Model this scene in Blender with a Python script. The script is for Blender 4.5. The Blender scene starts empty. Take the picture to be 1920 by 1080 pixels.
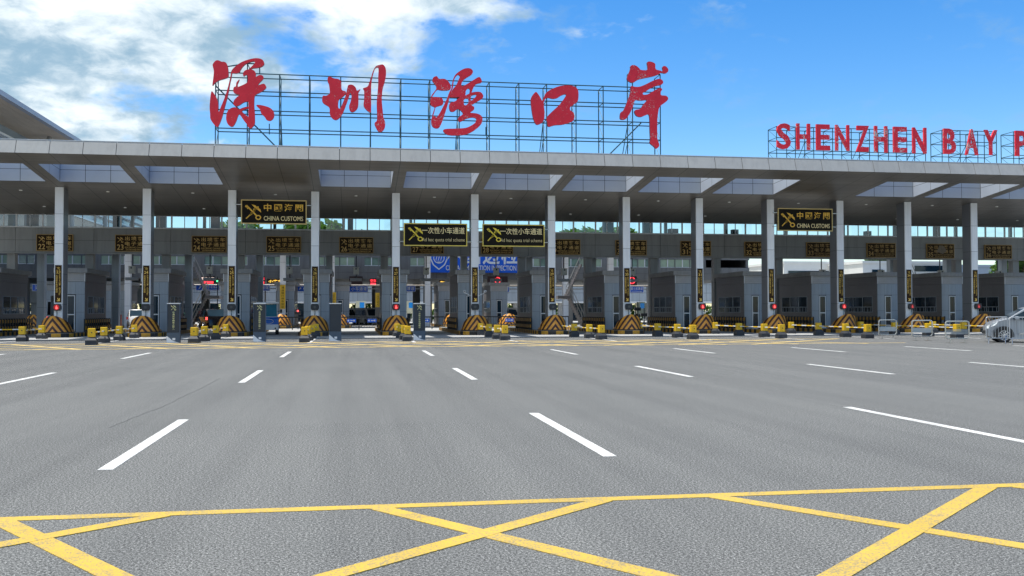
import bpy, bmesh, math, random
from mathutils import Vector, Matrix
R = math.radians
rnd = random.Random(7)
S = bpy.context.scene
C = S.collection
# ------------------------------------------------------------------ camera
F_PX, YAW, PITCH, ROLL, EYE = 1826.99, 0.1611072, 0.0232230, -0.0018541, 1.6
def cam_axes():
    cy, sy = math.cos(YAW), math.sin(YAW)
    fw = Vector((sy, cy, 0)); rt = Vector((cy, -sy, 0)); up = Vector((0, 0, 1))
    f2 = fw*math.cos(PITCH) + up*math.sin(PITCH); u2 = up*math.cos(PITCH) - fw*math.sin(PITCH)
    r3 = rt*math.cos(ROLL) + u2*math.sin(ROLL); u3 = u2*math.cos(ROLL) - rt*math.sin(ROLL)
    return r3, u3, f2
CR, CU, CF = cam_axes()
cd = bpy.data.cameras.new('camera'); cam = bpy.data.objects.new('camera', cd); C.objects.link(cam)
cd.sensor_width = 36; cd.lens = F_PX/1920*36; cd.clip_start = .1; cd.clip_end = 6000
cam.matrix_world = Matrix(((CR.x, CU.x, -CF.x, 0), (CR.y, CU.y, -CF.y, 0), (CR.z, CU.z, -CF.z, EYE), (0, 0, 0, 1)))
S.camera = cam
def ray(px, py): return CR*((px-960)/F_PX) + CU*((540-py)/F_PX) + CF
def at(px, py, Y):                       # where the sight line through a photo pixel meets the vertical plane at depth Y
    d = ray(px, py); return Vector((0, 0, EYE)) + d*(Y/d.y)
def gr(px, py, z=0):                     # ... meets the horizontal plane at height z
    d = ray(px, py); return Vector((0, 0, EYE)) + d*((z-EYE)/d.z)
# ------------------------------------------------------------------ light
S.view_settings.view_transform = 'Standard'; S.view_settings.look = 'None'
S.view_settings.exposure = 0.36; S.view_settings.gamma = 1; S.view_settings.use_curve_mapping = False
to_sun = Vector((-.25, .03, 1)).normalized()
sd = bpy.data.lights.new('sun', 'SUN'); sd.energy = 4.4; sd.angle = R(.5); sd.color = (1, .965, .91)
sun = bpy.data.objects.new('sun', sd); C.objects.link(sun); sun.location = (0, 0, 60)
sun.rotation_euler = to_sun.to_track_quat('Z', 'Y').to_euler()
W = bpy.data.worlds.new('World'); S.world = W; W.use_nodes = True
def world():
    nt = W.node_tree; N = nt.nodes; L = nt.links
    bg = N['Background']; bg.inputs[1].default_value = .105
    sky = N.new('ShaderNodeTexSky'); sky.sky_type = 'NISHITA'; sky.sun_disc = False
    sky.sun_elevation = math.asin(to_sun.z); sky.sun_rotation = math.atan2(to_sun.x, to_sun.y) % (2*math.pi)
    sky.air_density = 1.0; sky.dust_density = .3; sky.ozone_density = 2.5
    hs = N.new('ShaderNodeHueSaturation'); hs.inputs['Hue'].default_value = .505; hs.inputs['Saturation'].default_value = 1.42; hs.inputs['Value'].default_value = 1.42
    L.new(sky.outputs[0], hs.inputs['Color'])
    tc = N.new('ShaderNodeTexCoord'); sx = N.new('ShaderNodeSeparateXYZ'); L.new(tc.outputs['Generated'], sx.inputs[0])
    def m(op, a, b=None, c=None, clamp=False):
        n = N.new('ShaderNodeMath'); n.operation = op; n.use_clamp = clamp
        for i, v in enumerate((a, b, c)):
            if v is None: continue
            if hasattr(v, 'links'): L.new(v, n.inputs[i])
            else: n.inputs[i].default_value = v
        return n.outputs[0]
    az = m('MULTIPLY', m('ARCTAN2', sx.outputs[0], sx.outputs[1]), 57.2958)
    el = m('MULTIPLY', m('ARCSINE', sx.outputs[2]), 57.2958)
    # cloud layer seen in perspective: direction projected on a level sheet
    zc = m('ADD', m('MAXIMUM', sx.outputs[2], 0), .32)
    cv = N.new('ShaderNodeCombineXYZ')
    L.new(m('DIVIDE', sx.outputs[0], zc), cv.inputs[0]); L.new(m('DIVIDE', sx.outputs[1], zc), cv.inputs[1])
    def noise(scale, detail, rough, off=0, dist=0):
        mp = N.new('ShaderNodeMapping'); mp.inputs['Location'].default_value = (off, off*.7, 0); L.new(cv.outputs[0], mp.inputs[0])
        n = N.new('ShaderNodeTexNoise'); n.inputs['Scale'].default_value = scale; n.inputs['Detail'].default_value = detail
        n.inputs['Roughness'].default_value = rough; n.inputs['Distortion'].default_value = dist
        L.new(mp.outputs[0], n.inputs['Vector']); return n.outputs['Fac']
    n1 = noise(4.2, 9, .55, 3.1, .2); n2 = noise(15, 8, .6, 9.4, .35); n3 = noise(5.0, 5, .5, 5.7, .2)
    edge = m('SUBTRACT', m('ADD', m('MULTIPLY', m('SUBTRACT', el, 17), 2.6), 9.5), az)   # degrees inside the cloud bank's slanting edge
    rag = m('ADD', edge, m('ADD', m('MULTIPLY', m('SUBTRACT', n1, .5), 62), m('MULTIPLY', m('SUBTRACT', n2, .5), 17)))
    bank = N.new('ShaderNodeMapRange'); bank.interpolation_type = 'SMOOTHSTEP'; L.new(rag, bank.inputs[0])
    bank.inputs[1].default_value = -2; bank.inputs[2].default_value = 9
    wis = N.new('ShaderNodeMapRange'); wis.interpolation_type = 'SMOOTHSTEP'; L.new(m('ADD', m('MULTIPLY', n2, .45), m('MULTIPLY', n3, .55)), wis.inputs[0])
    wis.inputs[1].default_value = .53; wis.inputs[2].default_value = .75; wis.inputs[4].default_value = .55
    cov = m('MAXIMUM', bank.outputs[0], wis.outputs[0], clamp=True)
    shade = N.new('ShaderNodeMapRange'); shade.interpolation_type = 'SMOOTHSTEP'
    L.new(m('ADD', m('MULTIPLY', n3, .62), m('MULTIPLY', n2, .38)), shade.inputs[0]); shade.inputs[1].default_value = .37; shade.inputs[2].default_value = .62
    cc = N.new('ShaderNodeMix'); cc.data_type = 'RGBA'; L.new(shade.outputs[0], cc.inputs['Factor'])
    cc.inputs['A'].default_value = (8.3, 8.9, 9.1, 1); cc.inputs['B'].default_value = (2.5, 3.9, 5.1, 1)
    mx = N.new('ShaderNodeMix'); mx.data_type = 'RGBA'; L.new(cov, mx.inputs['Factor'])
    L.new(hs.outputs[0], mx.inputs['A']); L.new(cc.outputs['Result'], mx.inputs['B'])
    L.new(mx.outputs['Result'], bg.inputs[0])
world()

# ------------------------------------------------------------------ materials
MATS = {}
def mat(name, col, rough=.6, metal=0, var=.12, scale=2.0, emit=0, spec=.5, bump=0, bscale=40, alpha=None):
    if name in MATS: return MATS[name]
    M = bpy.data.materials.new(name); M.use_nodes = True; MATS[name] = M
    nt = M.node_tree; N = nt.nodes; L = nt.links; b = N['Principled BSDF']
    b.inputs['Roughness'].default_value = rough; b.inputs['Metallic'].default_value = metal
    b.inputs['Specular IOR Level'].default_value = spec
    tc = N.new('ShaderNodeTexCoord'); n = N.new('ShaderNodeTexNoise'); n.inputs['Scale'].default_value = scale; n.inputs['Detail'].default_value = 6
    n.inputs['Roughness'].default_value = .65
    L.new(tc.outputs['Object'], n.inputs['Vector'])
    rp = N.new('ShaderNodeValToRGB'); L.new(n.outputs['Fac'], rp.inputs[0])
    rp.color_ramp.elements[0].position = .3; rp.color_ramp.elements[1].position = .7
    rp.color_ramp.elements[0].color = tuple(max(0, c*(1-var)) for c in col)+(1,)
    rp.color_ramp.elements[1].color = tuple(min(1, c*(1+var)) for c in col)+(1,)
    L.new(rp.outputs[0], b.inputs['Base Color'])
    if emit:
        b.inputs['Emission Color'].default_value = tuple(col)+(1,); b.inputs['Emission Strength'].default_value = emit
    if bump:
        n2 = N.new('ShaderNodeTexNoise'); n2.inputs['Scale'].default_value = bscale; L.new(tc.outputs['Object'], n2.inputs['Vector'])
        bp = N.new('ShaderNodeBump'); bp.inputs['Strength'].default_value = bump; bp.inputs['Distance'].default_value = .01
        L.new(n2.outputs['Fac'], bp.inputs['Height']); L.new(bp.outputs[0], b.inputs['Normal'])
    return M
def nodes(M): return M.node_tree.nodes, M.node_tree.links, M.node_tree.nodes['Principled BSDF']
def newmat(name, rough=.6, spec=.5):
    M = bpy.data.materials.new(name); M.use_nodes = True; MATS[name] = M
    N, L, b = nodes(M); b.inputs['Roughness'].default_value = rough; b.inputs['Specular IOR Level'].default_value = spec
    return M, N, L, b
def ramp(N, L, src, stops):
    r = N.new('ShaderNodeValToRGB'); L.new(src, r.inputs[0]); e = r.color_ramp.elements
    while len(e) < len(stops): e.new(.5)
    for k, (p, c) in enumerate(stops): e[k].position = p; e[k].color = tuple(c)+(1,) if len(c) == 3 else c
    return r.outputs[0]
def tnoise(N, L, vec, scale, detail=5, rough=.6):
    n = N.new('ShaderNodeTexNoise'); n.inputs['Scale'].default_value = scale; n.inputs['Detail'].default_value = detail; n.inputs['Roughness'].default_value = rough
    L.new(vec, n.inputs['Vector']); return n.outputs['Fac']
def mixc(N, L, fac, a, b, mode='MIX'):
    x = N.new('ShaderNodeMix'); x.data_type = 'RGBA'; x.blend_type = mode
    for sk, v in (('Factor', fac), ('A', a), ('B', b)):
        if hasattr(v, 'links'): L.new(v, x.inputs[sk])
        elif sk == 'Factor': x.inputs[sk].default_value = v
        else: x.inputs[sk].default_value = tuple(v)+(1,)
    return x.outputs['Result']
def asphalt():
    M, N, L, b = newmat('asphalt', .9, .12)
    tc = N.new('ShaderNodeTexCoord').outputs['Object']
    ga = tnoise(N, L, tc, 50, 4, .8); gb = tnoise(N, L, tc, 95, 3, .8)
    gm = N.new('ShaderNodeMath'); gm.operation = 'MULTIPLY_ADD'; L.new(gb, gm.inputs[0]); gm.inputs[1].default_value = .45
    gs = N.new('ShaderNodeMath'); gs.operation = 'MULTIPLY'; L.new(ga, gs.inputs[0]); gs.inputs[1].default_value = .55; L.new(gs.outputs[0], gm.inputs[2]); g = gm.outputs[0]
    vo = N.new('ShaderNodeTexVoronoi'); vo.inputs['Scale'].default_value = 110; L.new(tc, vo.inputs['Vector'])
    c = ramp(N, L, g, [(.395, (.010, .010, .011)), (.468, (.084, .085, .085)), (.53, (.162, .163, .161)), (.605, (.42, .42, .415))])
    spk = ramp(N, L, vo.outputs['Color'], [(.95, (0, 0, 0)), (.98, (.8, .8, .8))])
    c = mixc(N, L, spk, c, (.42, .42, .41))
    p = tnoise(N, L, tc, .16, 5, .6)
    c = mixc(N, L, 1, c, ramp(N, L, p, [(.3, (.90, .905, .91)), (.52, (1, 1, 1)), (.72, (1.0, 1.0, .99))]), 'MULTIPLY')
    mp = N.new('ShaderNodeMapping'); mp.inputs['Scale'].default_value = (1.1, .03, 1); L.new(tc, mp.inputs[0])
    w = tnoise(N, L, mp.outputs[0], 1.0, 4, .6)                       # tyre-worn streaks along the lanes
    c = mixc(N, L, 1, c, ramp(N, L, w, [(.38, (.89, .89, .89)), (.6, (1.04, 1.04, 1.03))]), 'MULTIPLY')
    st = tnoise(N, L, tc, .9, 6, .7)
    c = mixc(N, L, ramp(N, L, st, [(.66, (0, 0, 0)), (.78, (.35, .35, .35))]), c, (.07, .074, .08))
    L.new(c, b.inputs['Base Color'])
    bp = N.new('ShaderNodeBump'); bp.inputs['Strength'].default_value = .22; bp.inputs['Distance'].default_value = .004
    L.new(g, bp.inputs['Height']); L.new(bp.outputs[0], b.inputs['Normal'])
    return M
def paint(name, col, wear=.60):
    M, N, L, b = newmat(name, .7, .3)
    tc = N.new('ShaderNodeTexCoord').outputs['Object']
    g = tnoise(N, L, tc, 70, 4, .7); g2 = tnoise(N, L, tc, 2.2, 5, .65)
    f = N.new('ShaderNodeMath'); f.operation = 'MULTIPLY_ADD'; L.new(g2, f.inputs[0]); f.inputs[1].default_value = .35; L.new(g, f.inputs[2])
    c = mixc(N, L, ramp(N, L, f.outputs[0], [(wear+.16, (0, 0, 0)), (wear+.30, (.75, .75, .75))]), col, (.16, .16, .155))
    c = mixc(N, L, 1, c, ramp(N, L, tnoise(N, L, tc, .8, 4), [(.3, (.86, .86, .86)), (.7, (1, 1, 1))]), 'MULTIPLY')
    L.new(c, b.inputs['Base Color'])
    bp = N.new('ShaderNodeBump'); bp.inputs['Strength'].default_value = .35; bp.inputs['Distance'].default_value = .006
    L.new(g, bp.inputs['Height']); L.new(bp.outputs[0], b.inputs['Normal'])
    return M
def soffit_mat():
    M, N, L, b = newmat('soffit_metal', .42, .5)
    b.inputs['Metallic'].default_value = .25
    tc = N.new('ShaderNodeTexCoord').outputs['Object']
    sx = N.new('ShaderNodeSeparateXYZ'); L.new(tc, sx.inputs[0])
    def line(src, per, off, w):
        a = N.new('ShaderNodeMath'); a.operation = 'ADD'; L.new(src, a.inputs[0]); a.inputs[1].default_value = off
        p = N.new('ShaderNodeMath'); p.operation = 'PINGPONG'; L.new(a.outputs[0], p.inputs[0]); p.inputs[1].default_value = per/2
        c = N.new('ShaderNodeMath'); c.operation = 'LESS_THAN'; L.new(p.outputs[0], c.inputs[0]); c.inputs[1].default_value = w
        return c.outputs[0]
    l1 = line(sx.outputs[0], 1.7497, 18.32+1.7497*40, .018); l2 = line(sx.outputs[1], .30, 0, .008)
    base = mixc(N, L, 1, ramp(N, L, tnoise(N, L, tc, .5, 5), [(.3, (.165, .150, .130)), (.7, (.215, .198, .174))]), (1, 1, 1), 'MULTIPLY')
    mp = N.new('ShaderNodeMapping'); mp.inputs['Scale'].default_value = (.05, 3.3, 1); L.new(tc, mp.inputs[0])
    base = mixc(N, L, 1, base, ramp(N, L, tnoise(N, L, mp.outputs[0], 1, 3), [(.35, (.85, .85, .85)), (.65, (1.1, 1.1, 1.1))]), 'MULTIPLY')
    c = mixc(N, L, l2, base, (.13, .125, .115)); c = mixc(N, L, l1, c, (.03, .03, .03))
    L.new(c, b.inputs['Base Color']); return M
def red_mat():
    M, N, L, b = newmat('peeling_red', .45, .5)
    tc = N.new('ShaderNodeTexCoord').outputs['Object']
    a = tnoise(N, L, tc, 11, 5, .75); k = tnoise(N, L, tc, 1.6, 3)
    f = N.new('ShaderNodeMath'); f.operation = 'MULTIPLY_ADD'; L.new(k, f.inputs[0]); f.inputs[1].default_value = .55; L.new(a, f.inputs[2])
    at_ = N.new('ShaderNodeAttribute'); at_.attribute_type = 'OBJECT'; at_.attribute_name = 'peel'
    f2 = N.new('ShaderNodeMath'); f2.operation = 'ADD'; L.new(f.outputs[0], f2.inputs[0]); L.new(at_.outputs['Fac'], f2.inputs[1])
    red = ramp(N, L, tnoise(N, L, tc, 1.5, 4), [(.3, (.76, .009, .028)), (.7, (.90, .016, .040))])
    L.new(mixc(N, L, ramp(N, L, f2.outputs[0], [(.925, (0, 0, 0)), (.95, (1, 1, 1))]), red, (.62, .50, .47)), b.inputs['Base Color'])
    return M
def chevron_mat():
    M, N, L, b = newmat('chevron_paint', .45, .5)
    uv = N.new('ShaderNodeUVMap'); sx = N.new('ShaderNodeSeparateXYZ'); L.new(uv.outputs[0], sx.inputs[0])
    ab = N.new('ShaderNodeMath'); ab.operation = 'ABSOLUTE'; L.new(sx.outputs[0], ab.inputs[0])
    s = N.new('ShaderNodeMath'); s.operation = 'MULTIPLY_ADD'; L.new(ab.outputs[0], s.inputs[0]); s.inputs[1].default_value = 1.30; L.new(sx.outputs[1], s.inputs[2])
    d = N.new('ShaderNodeMath'); d.operation = 'DIVIDE'; L.new(s.outputs[0], d.inputs[0]); d.inputs[1].default_value = .47
    fr = N.new('ShaderNodeMath'); fr.operation = 'FRACT'; L.new(d.outputs[0], fr.inputs[0])
    st = N.new('ShaderNodeMath'); st.operation = 'GREATER_THAN'; L.new(fr.outputs[0], st.inputs[0]); st.inputs[1].default_value = .54
    tc = N.new('ShaderNodeTexCoord').outputs['Object']; n = tnoise(N, L, tc, 6, 5)
    L.new(mixc(N, L, st.outputs[0], ramp(N, L, n, [(.3, (.60, .24, .02)), (.7, (.78, .36, .05))]), (.055, .018, .012)), b.inputs['Base Color'])
    return M
def leaf_mat(name, a, b_):
    M, N, L, b = newmat(name, .6, .3)
    geo = N.new('ShaderNodeNewGeometry'); 
    L.new(ramp(N, L, geo.outputs['Random Per Island'], [(0, a), (1, b_)]), b.inputs['Base Color'])
    tr = N.new('ShaderNodeBsdfTranslucent'); tr.inputs[0].default_value = (.10, .2, .02, 1)
    ms = N.new('ShaderNodeMixShader'); ms.inputs[0].default_value = .3
    L.new(b.outputs[0], ms.inputs[1]); L.new(tr.outputs[0], ms.inputs[2]); L.new(ms.outputs[0], N['Material Output'].inputs[0]); return M
def glass_mat(name, tint, refl=.12):
    M, N, L, b = newmat(name); N.remove(b)
    t = N.new('ShaderNodeBsdfTransparent'); t.inputs[0].default_value = tuple(tint)+(1,)
    g = N.new('ShaderNodeBsdfGlossy'); g.inputs['Roughness'].default_value = .03
    fz = N.new('ShaderNodeFresnel'); fz.inputs[0].default_value = 1.45
    a = N.new('ShaderNodeMath'); a.operation = 'ADD'; a.use_clamp = True; L.new(fz.outputs[0], a.inputs[0]); a.inputs[1].default_value = refl-.04
    ms = N.new('ShaderNodeMixShader'); L.new(a.outputs[0], ms.inputs[0]); L.new(t.outputs[0], ms.inputs[1]); L.new(g.outputs[0], ms.inputs[2])
    L.new(ms.outputs[0], N['Material Output'].inputs[0]); return M
m_asph = asphalt(); m_white = paint('white_road_paint', (.76, .75, .73), .47); m_yel = paint('yellow_road_paint', (.59, .388, .050), .49)
m_yelf = paint('worn_yellow_paint', (.74, .53, .20), .60)
m_soff = soffit_mat(); m_red = red_mat(); m_chev = chevron_mat()
def streaked(name, col, rough, amt=.16, sc=1.6):
    M, N, L, b = newmat(name, rough, .45); tc = N.new('ShaderNodeTexCoord').outputs['Object']
    mp = N.new('ShaderNodeMapping'); mp.inputs['Scale'].default_value = (sc*2.2, sc*2.2, sc*.16); L.new(tc, mp.inputs[0])
    a = tnoise(N, L, mp.outputs[0], 1.0, 6, .7); k = tnoise(N, L, tc, .45, 4); pv = N.new('ShaderNodeNewGeometry').outputs['Random Per Island']
    c = mixc(N, L, 1, col, ramp(N, L, a, [(.36, (1-amt*1.6,)*3), (.52, (1, 1, 1)), (.7, (1.03, 1.03, 1.03))]), 'MULTIPLY')
    c = mixc(N, L, 1, c, ramp(N, L, k, [(.35, (1-amt*.5,)*3), (.65, (1.03,)*3)]), 'MULTIPLY')
    c = mixc(N, L, 1, c, ramp(N, L, pv, [(0, (.955,)*3), (1, (1.035,)*3)]), 'MULTIPLY')
    L.new(c, b.inputs['Base Color']); return M
m_fas = streaked('fascia_panel', (.345, .343, .332), .42, .06)
m_joint = mat('joint_dark', (.03, .032, .035), .8)
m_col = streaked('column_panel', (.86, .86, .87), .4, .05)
m_shaft = mat('skylight_panel', (.46, .50, .57), .5, 0, .05, .8)
m_wall = streaked('grey_wall_panel', (.31, .305, .295), .55, .12, 1.0); m_hallw = streaked('hall_wall_panel', (.17, .17, .17), .55, .15, 1.0)
m_booth = streaked('booth_panel', (.35, .39, .43), .4, .10, 1.3)
m_bside = mat('booth_side_shaded_panel', (.20, .185, .185), .45, 0, .06, 1.0)  # pinkish cladding tone, with the shade of the booth sides darkened into it
m_cside = mat('column_side_shade', (.20, .205, .22), .4, 0, .06, 1.0)  # darker copy of the column colour: shade on the side faces painted in
m_band = mat('booth_band', (.40, .39, .385), .5, 0, .07, 3)
m_dark = mat('dark_metal', (.022, .026, .032), .45, .2)
m_blackp = mat('black_plastic', (.02, .021, .025), .4)
m_steel = mat('green_steel', (.02, .085, .115), .5, .2)
m_stain = mat('stainless', (.62, .60, .57), .25, .95, .06, 6)
m_galv = mat('galvanised', (.50, .51, .52), .4, .3, .1, 4)
m_alu = mat('aluminium_white', (.72, .73, .74), .4, .1, .05)
m_conc = mat('concrete', (.33, .325, .31), .85, 0, .15, 1.5, bump=.2)
m_bolY = mat('bollard_yellow', (.78, .47, .012), .42, 0, .12, 5)
m_bolB = mat('bollard_black', (.035, .037, .042), .6, 0, .25, 5)
m_kerbY = mat('kerb_yellow', (.55, .28, .025), .6, 0, .22, 5); m_kerbB = mat('kerb_black', (.035, .032, .03), .7, 0, .3, 5)
m_signB = mat('sign_black', (.016, .013, .009), .55, 0, .2, 1, spec=.12); m_gold = mat('gold_letter', (.88, .55, .10), .35, .0, .1, 4)
m_goldF = mat('gold_frame', (.60, .42, .16), .35, .4, .08, 4); m_signBr = mat('sign_brown', (.040, .019, .006), .6, 0, .2, 2, spec=.15)
m_goldD = mat('dim_gold', (.85, .52, .15), .45, 0, .2, 5); m_goldDD = mat('faded_gold', (.52, .32, .10), .5, 0, .3, 5)
m_blue = mat('sign_blue', (.008, .125, .72), .35, 0, .06, 1); m_whiteL = mat('white_letter', (.82, .83, .85), .4, 0, .03)
m_grnL = mat('cream_letter', (.72, .70, .34), .4)
m_slate = mat('board_slate', (.022, .030, .042), .5, 0, .15, 2); m_slate2 = mat('board_slate_blue', (.055, .088, .135), .45, 0, .15, 2)
m_glassD = mat('dark_glass', (.008, .024, .040), .07, 0, .4, .8, spec=.35)
m_glass = glass_mat('window_glass', (.80, .93, .94), .10)
m_glassF = mat('office_glass', (.16, .24, .20), .1, 0, .5, .6, spec=.8)
m_redlamp = mat('red_lamp', (1, .10, .09), .4, emit=1.5); m_redglow = mat('red_lamp_field', (.55, .012, .015), .4, emit=.18)
m_grnlamp = mat('green_lamp', (.1, .9, .35), .4, emit=1.6)
m_redled = mat('red_led', (1, .04, .06), .4, emit=1.5); m_yelled = mat('yellow_led', (1, .6, .08), .4, emit=1.3); m_whtled = mat('white_led', (1, .75, .65), .4, emit=1.3)
m_ledbox = mat('led_box', (.03, .012, .014), .5)
m_cream = mat('camera_cream', (.55, .52, .45), .5); m_lampw = mat('downlight_lens', (.80, .79, .75), .3, emit=.06)
m_white2 = mat('white_wall', (.74, .73, .70), .6, 0, .06, .5)
m_tyre = mat('tyre', (.02, .02, .022), .85); m_rim = mat('rim', (.55, .56, .58), .25, .85)
m_silver = mat('silver_paint', (.40, .42, .46), .28, .55, .04, 2); m_blackcar = mat('black_paint', (.012, .012, .015), .15, .2, .1, 2, spec=.7)
m_whitecar = mat('white_paint', (.75, .75, .75), .25, 0, .04, 2); m_bluecar = mat('blue_paint', (.01, .10, .42), .25, 0, .08, 2)
m_pinkcar = mat('maroon_paint', (.20, .02, .025), .25, .1, .08, 2)
m_chrome = mat('chrome', (.7, .7, .7), .12, 1); m_headl = mat('headlight_lens', (.75, .78, .8), .08, 0, .1, 4, spec=.9)
m_hall = mat('hall_soffit', (.52, .44, .35), .6, 0, .1, .3); m_hallF = mat('hall_fascia', (.36, .38, .44), .5, 0, .06, .4)
m_bark = mat('bark', (.10, .075, .05), .9, 0, .3, 4)
m_leafA = leaf_mat('leaf_bright', (.03, .085, .012), (.11, .20, .03)); m_leafB = leaf_mat('leaf_dark', (.015, .05, .012), (.05, .11, .02))
m_yelsign = mat('yellow_sign', (.80, .48, .03), .4, 0, .06, 3); m_screen = mat('blue_screen', (.02, .22, .60), .2, emit=.25)
m_rust = mat('red_brown', (.25, .05, .025), .6, 0, .15, 3)

# ------------------------------------------------------------------ mesh helpers
class MB:
    def __init__(s): s.v = []; s.f = []; s.m = []; s.ms = []; s.uv = {}
    def mi(s, m):
        if m not in s.ms: s.ms.append(m)
        return s.ms.index(m)
    def add(s, vs, fs, m):
        o = len(s.v); k = s.mi(m); s.v += [tuple(v) for v in vs]
        for f in fs: s.f.append([o+i for i in f]); s.m.append(k)
        return s
    def box(s, a, b, m, skip=''):
        x0, y0, z0 = (min(a[i], b[i]) for i in range(3)); x1, y1, z1 = (max(a[i], b[i]) for i in range(3))
        vs = [(x0,y0,z0),(x1,y0,z0),(x1,y1,z0),(x0,y1,z0),(x0,y0,z1),(x1,y0,z1),(x1,y1,z1),(x0,y1,z1)]
        return s.add(vs, [(0,3,2,1),(4,5,6,7),(0,1,5,4),(1,2,6,5),(2,3,7,6),(3,0,4,7)], m)
    def bbox(s, a, b, m, r=.02):           # box with chamfered edges
        x0, y0, z0 = (min(a[i], b[i]) for i in range(3)); x1, y1, z1 = (max(a[i], b[i]) for i in range(3))
        bm = bmesh.new(); bmesh.ops.create_cube(bm, size=1)
        for v in bm.verts: v.co = Vector(((x0+x1)/2+v.co.x*(x1-x0), (y0+y1)/2+v.co.y*(y1-y0), (z0+z1)/2+v.co.z*(z1-z0)))
        bmesh.ops.bevel(bm, geom=list(bm.edges), offset=r, segments=2, affect='EDGES', profile=.6)
        bm.verts.index_update(); s.add([v.co for v in bm.verts], [[v.index for v in f.verts] for f in bm.faces], m); bm.free(); return s
    def bar(s, p, q, r, m, n=8, r2=None):
        p = Vector(p); q = Vector(q); d = (q-p); L_ = d.length
        if L_ < 1e-6: return s
        qt = d.to_track_quat('Z', 'Y'); r2 = r if r2 is None else r2
        vs = []
        for k in range(n):
            a = 2*math.pi*(k+.5)/n; c = Vector((math.cos(a), math.sin(a), 0))
            vs.append(p + qt @ (c*r)); vs.append(p + qt @ (c*r2+Vector((0, 0, L_))))
        fs = [(2*k, 2*((k+1) % n), 2*((k+1) % n)+1, 2*k+1) for k in range(n)]
        fs += [tuple(range(2*n-2, -1, -2)), tuple(range(1, 2*n, 2))]
        return s.add(vs, fs, m)
    def path(s, pts, r, m, n=8):
        for a, b in zip(pts, pts[1:]): s.bar(a, b, r, m, n)
        return s
    def prism(s, poly, y0, y1, m, ax='y'):  # polygon in (x,z) extruded along y  (ax 'x': polygon in (y,z) along x; 'z': (x,y) along z)
        n = len(poly)
        def P(a, b, c): return (a, c, b) if ax == 'y' else ((c, a, b) if ax == 'x' else (a, b, c))
        vs = [P(a, b, y0) for a, b in poly] + [P(a, b, y1) for a, b in poly]
        fs = [tuple(range(n)), tuple(range(2*n-1, n-1, -1))] + [(i, (i+1) % n, n+(i+1) % n, n+i) for i in range(n)]
        return s.add(vs, fs, m)
    def mesh(s, name, smooth=False):
        me = bpy.data.meshes.new(name); me.from_pydata(s.v, [], s.f)
        for m in s.ms: me.materials.append(m)
        me.polygons.foreach_set('material_index', s.m)
        bm = bmesh.new(); bm.from_mesh(me); bmesh.ops.recalc_face_normals(bm, faces=bm.faces); bm.to_mesh(me); bm.free()
        if smooth: me.polygons.foreach_set('use_smooth', [True]*len(me.polygons))
        me.update(); return me
    def build(s, name, parent=None, smooth=False):
        o = bpy.data.objects.new(name, s.mesh(name, smooth)); C.objects.link(o)
        if parent: o.parent = parent
        return o
def tag(o, label=None, cat=None, group=None, kind=None):
    for k, v in (('label', label), ('category', cat), ('group', group), ('kind', kind)):
        if v: o[k] = v
    return o
def thing(name, loc, label, cat, group=None, rz=0):
    o = bpy.data.objects.new(name, None); o.empty_display_size = .2; C.objects.link(o); o.location = loc; o.rotation_euler.z = rz
    return tag(o, label, cat, group)
def copy_tree(o, parent=None):
    c = o.copy(); C.objects.link(c); c.parent = parent
    for ch in [x for x in o.children]: copy_tree(ch, c)
    return c
def setting(name, mb): return tag(mb.build(name), kind='structure')
# text meshes --------------------------------------------------------
_TX = {}
def glyphs(txt, spacing=1.0, line=1.0, bold=0):
    key = (txt, spacing, line, bold)
    if key in _TX: return _TX[key]
    cu = bpy.data.curves.new('lettering', 'FONT'); cu.body = txt; cu.size = 1; cu.space_character = spacing; cu.space_line = line
    cu.align_x = 'CENTER'; cu.resolution_u = 3; cu.offset = bold
    ob = bpy.data.objects.new('lettering', cu); C.objects.link(ob)
    dg = bpy.context.evaluated_depsgraph_get(); me = bpy.data.meshes.new_from_object(ob.evaluated_get(dg))
    vs = [(v.co.x, v.co.y) for v in me.vertices]; fs = [tuple(p.vertices) for p in me.polygons]
    bpy.data.objects.remove(ob); bpy.data.curves.remove(cu); bpy.data.meshes.remove(me)
    _TX[key] = (vs, fs); return vs, fs
def put_text(mb, txt, x0, z0, x1, z1, y, m, spacing=1.0, line=1.0, bold=0, thick=0):
    vs, fs = glyphs(txt, spacing, line, bold)
    if not vs: return
    ax = min(v[0] for v in vs); bx = max(v[0] for v in vs); az = min(v[1] for v in vs); bz = max(v[1] for v in vs)
    sx = (x1-x0)/max(bx-ax, 1e-6); sz = (z1-z0)/max(bz-az, 1e-6)
    P = [(x0+(v[0]-ax)*sx, y, z0+(v[1]-az)*sz) for v in vs]
    mb.add(P, fs, m)
    if thick:
        Q = [(p[0], y+thick, p[2]) for p in P]; n = len(P); cnt = {}
        for f in fs:
            for a, b in zip(f, f[1:]+f[:1]): cnt.setdefault((min(a, b), max(a, b)), []).append((a, b))
        ed = [e[0] for e in cnt.values() if len(e) == 1]
        mb.add(P+Q, [(a, b, n+b, n+a) for a, b in ed], m)
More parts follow.
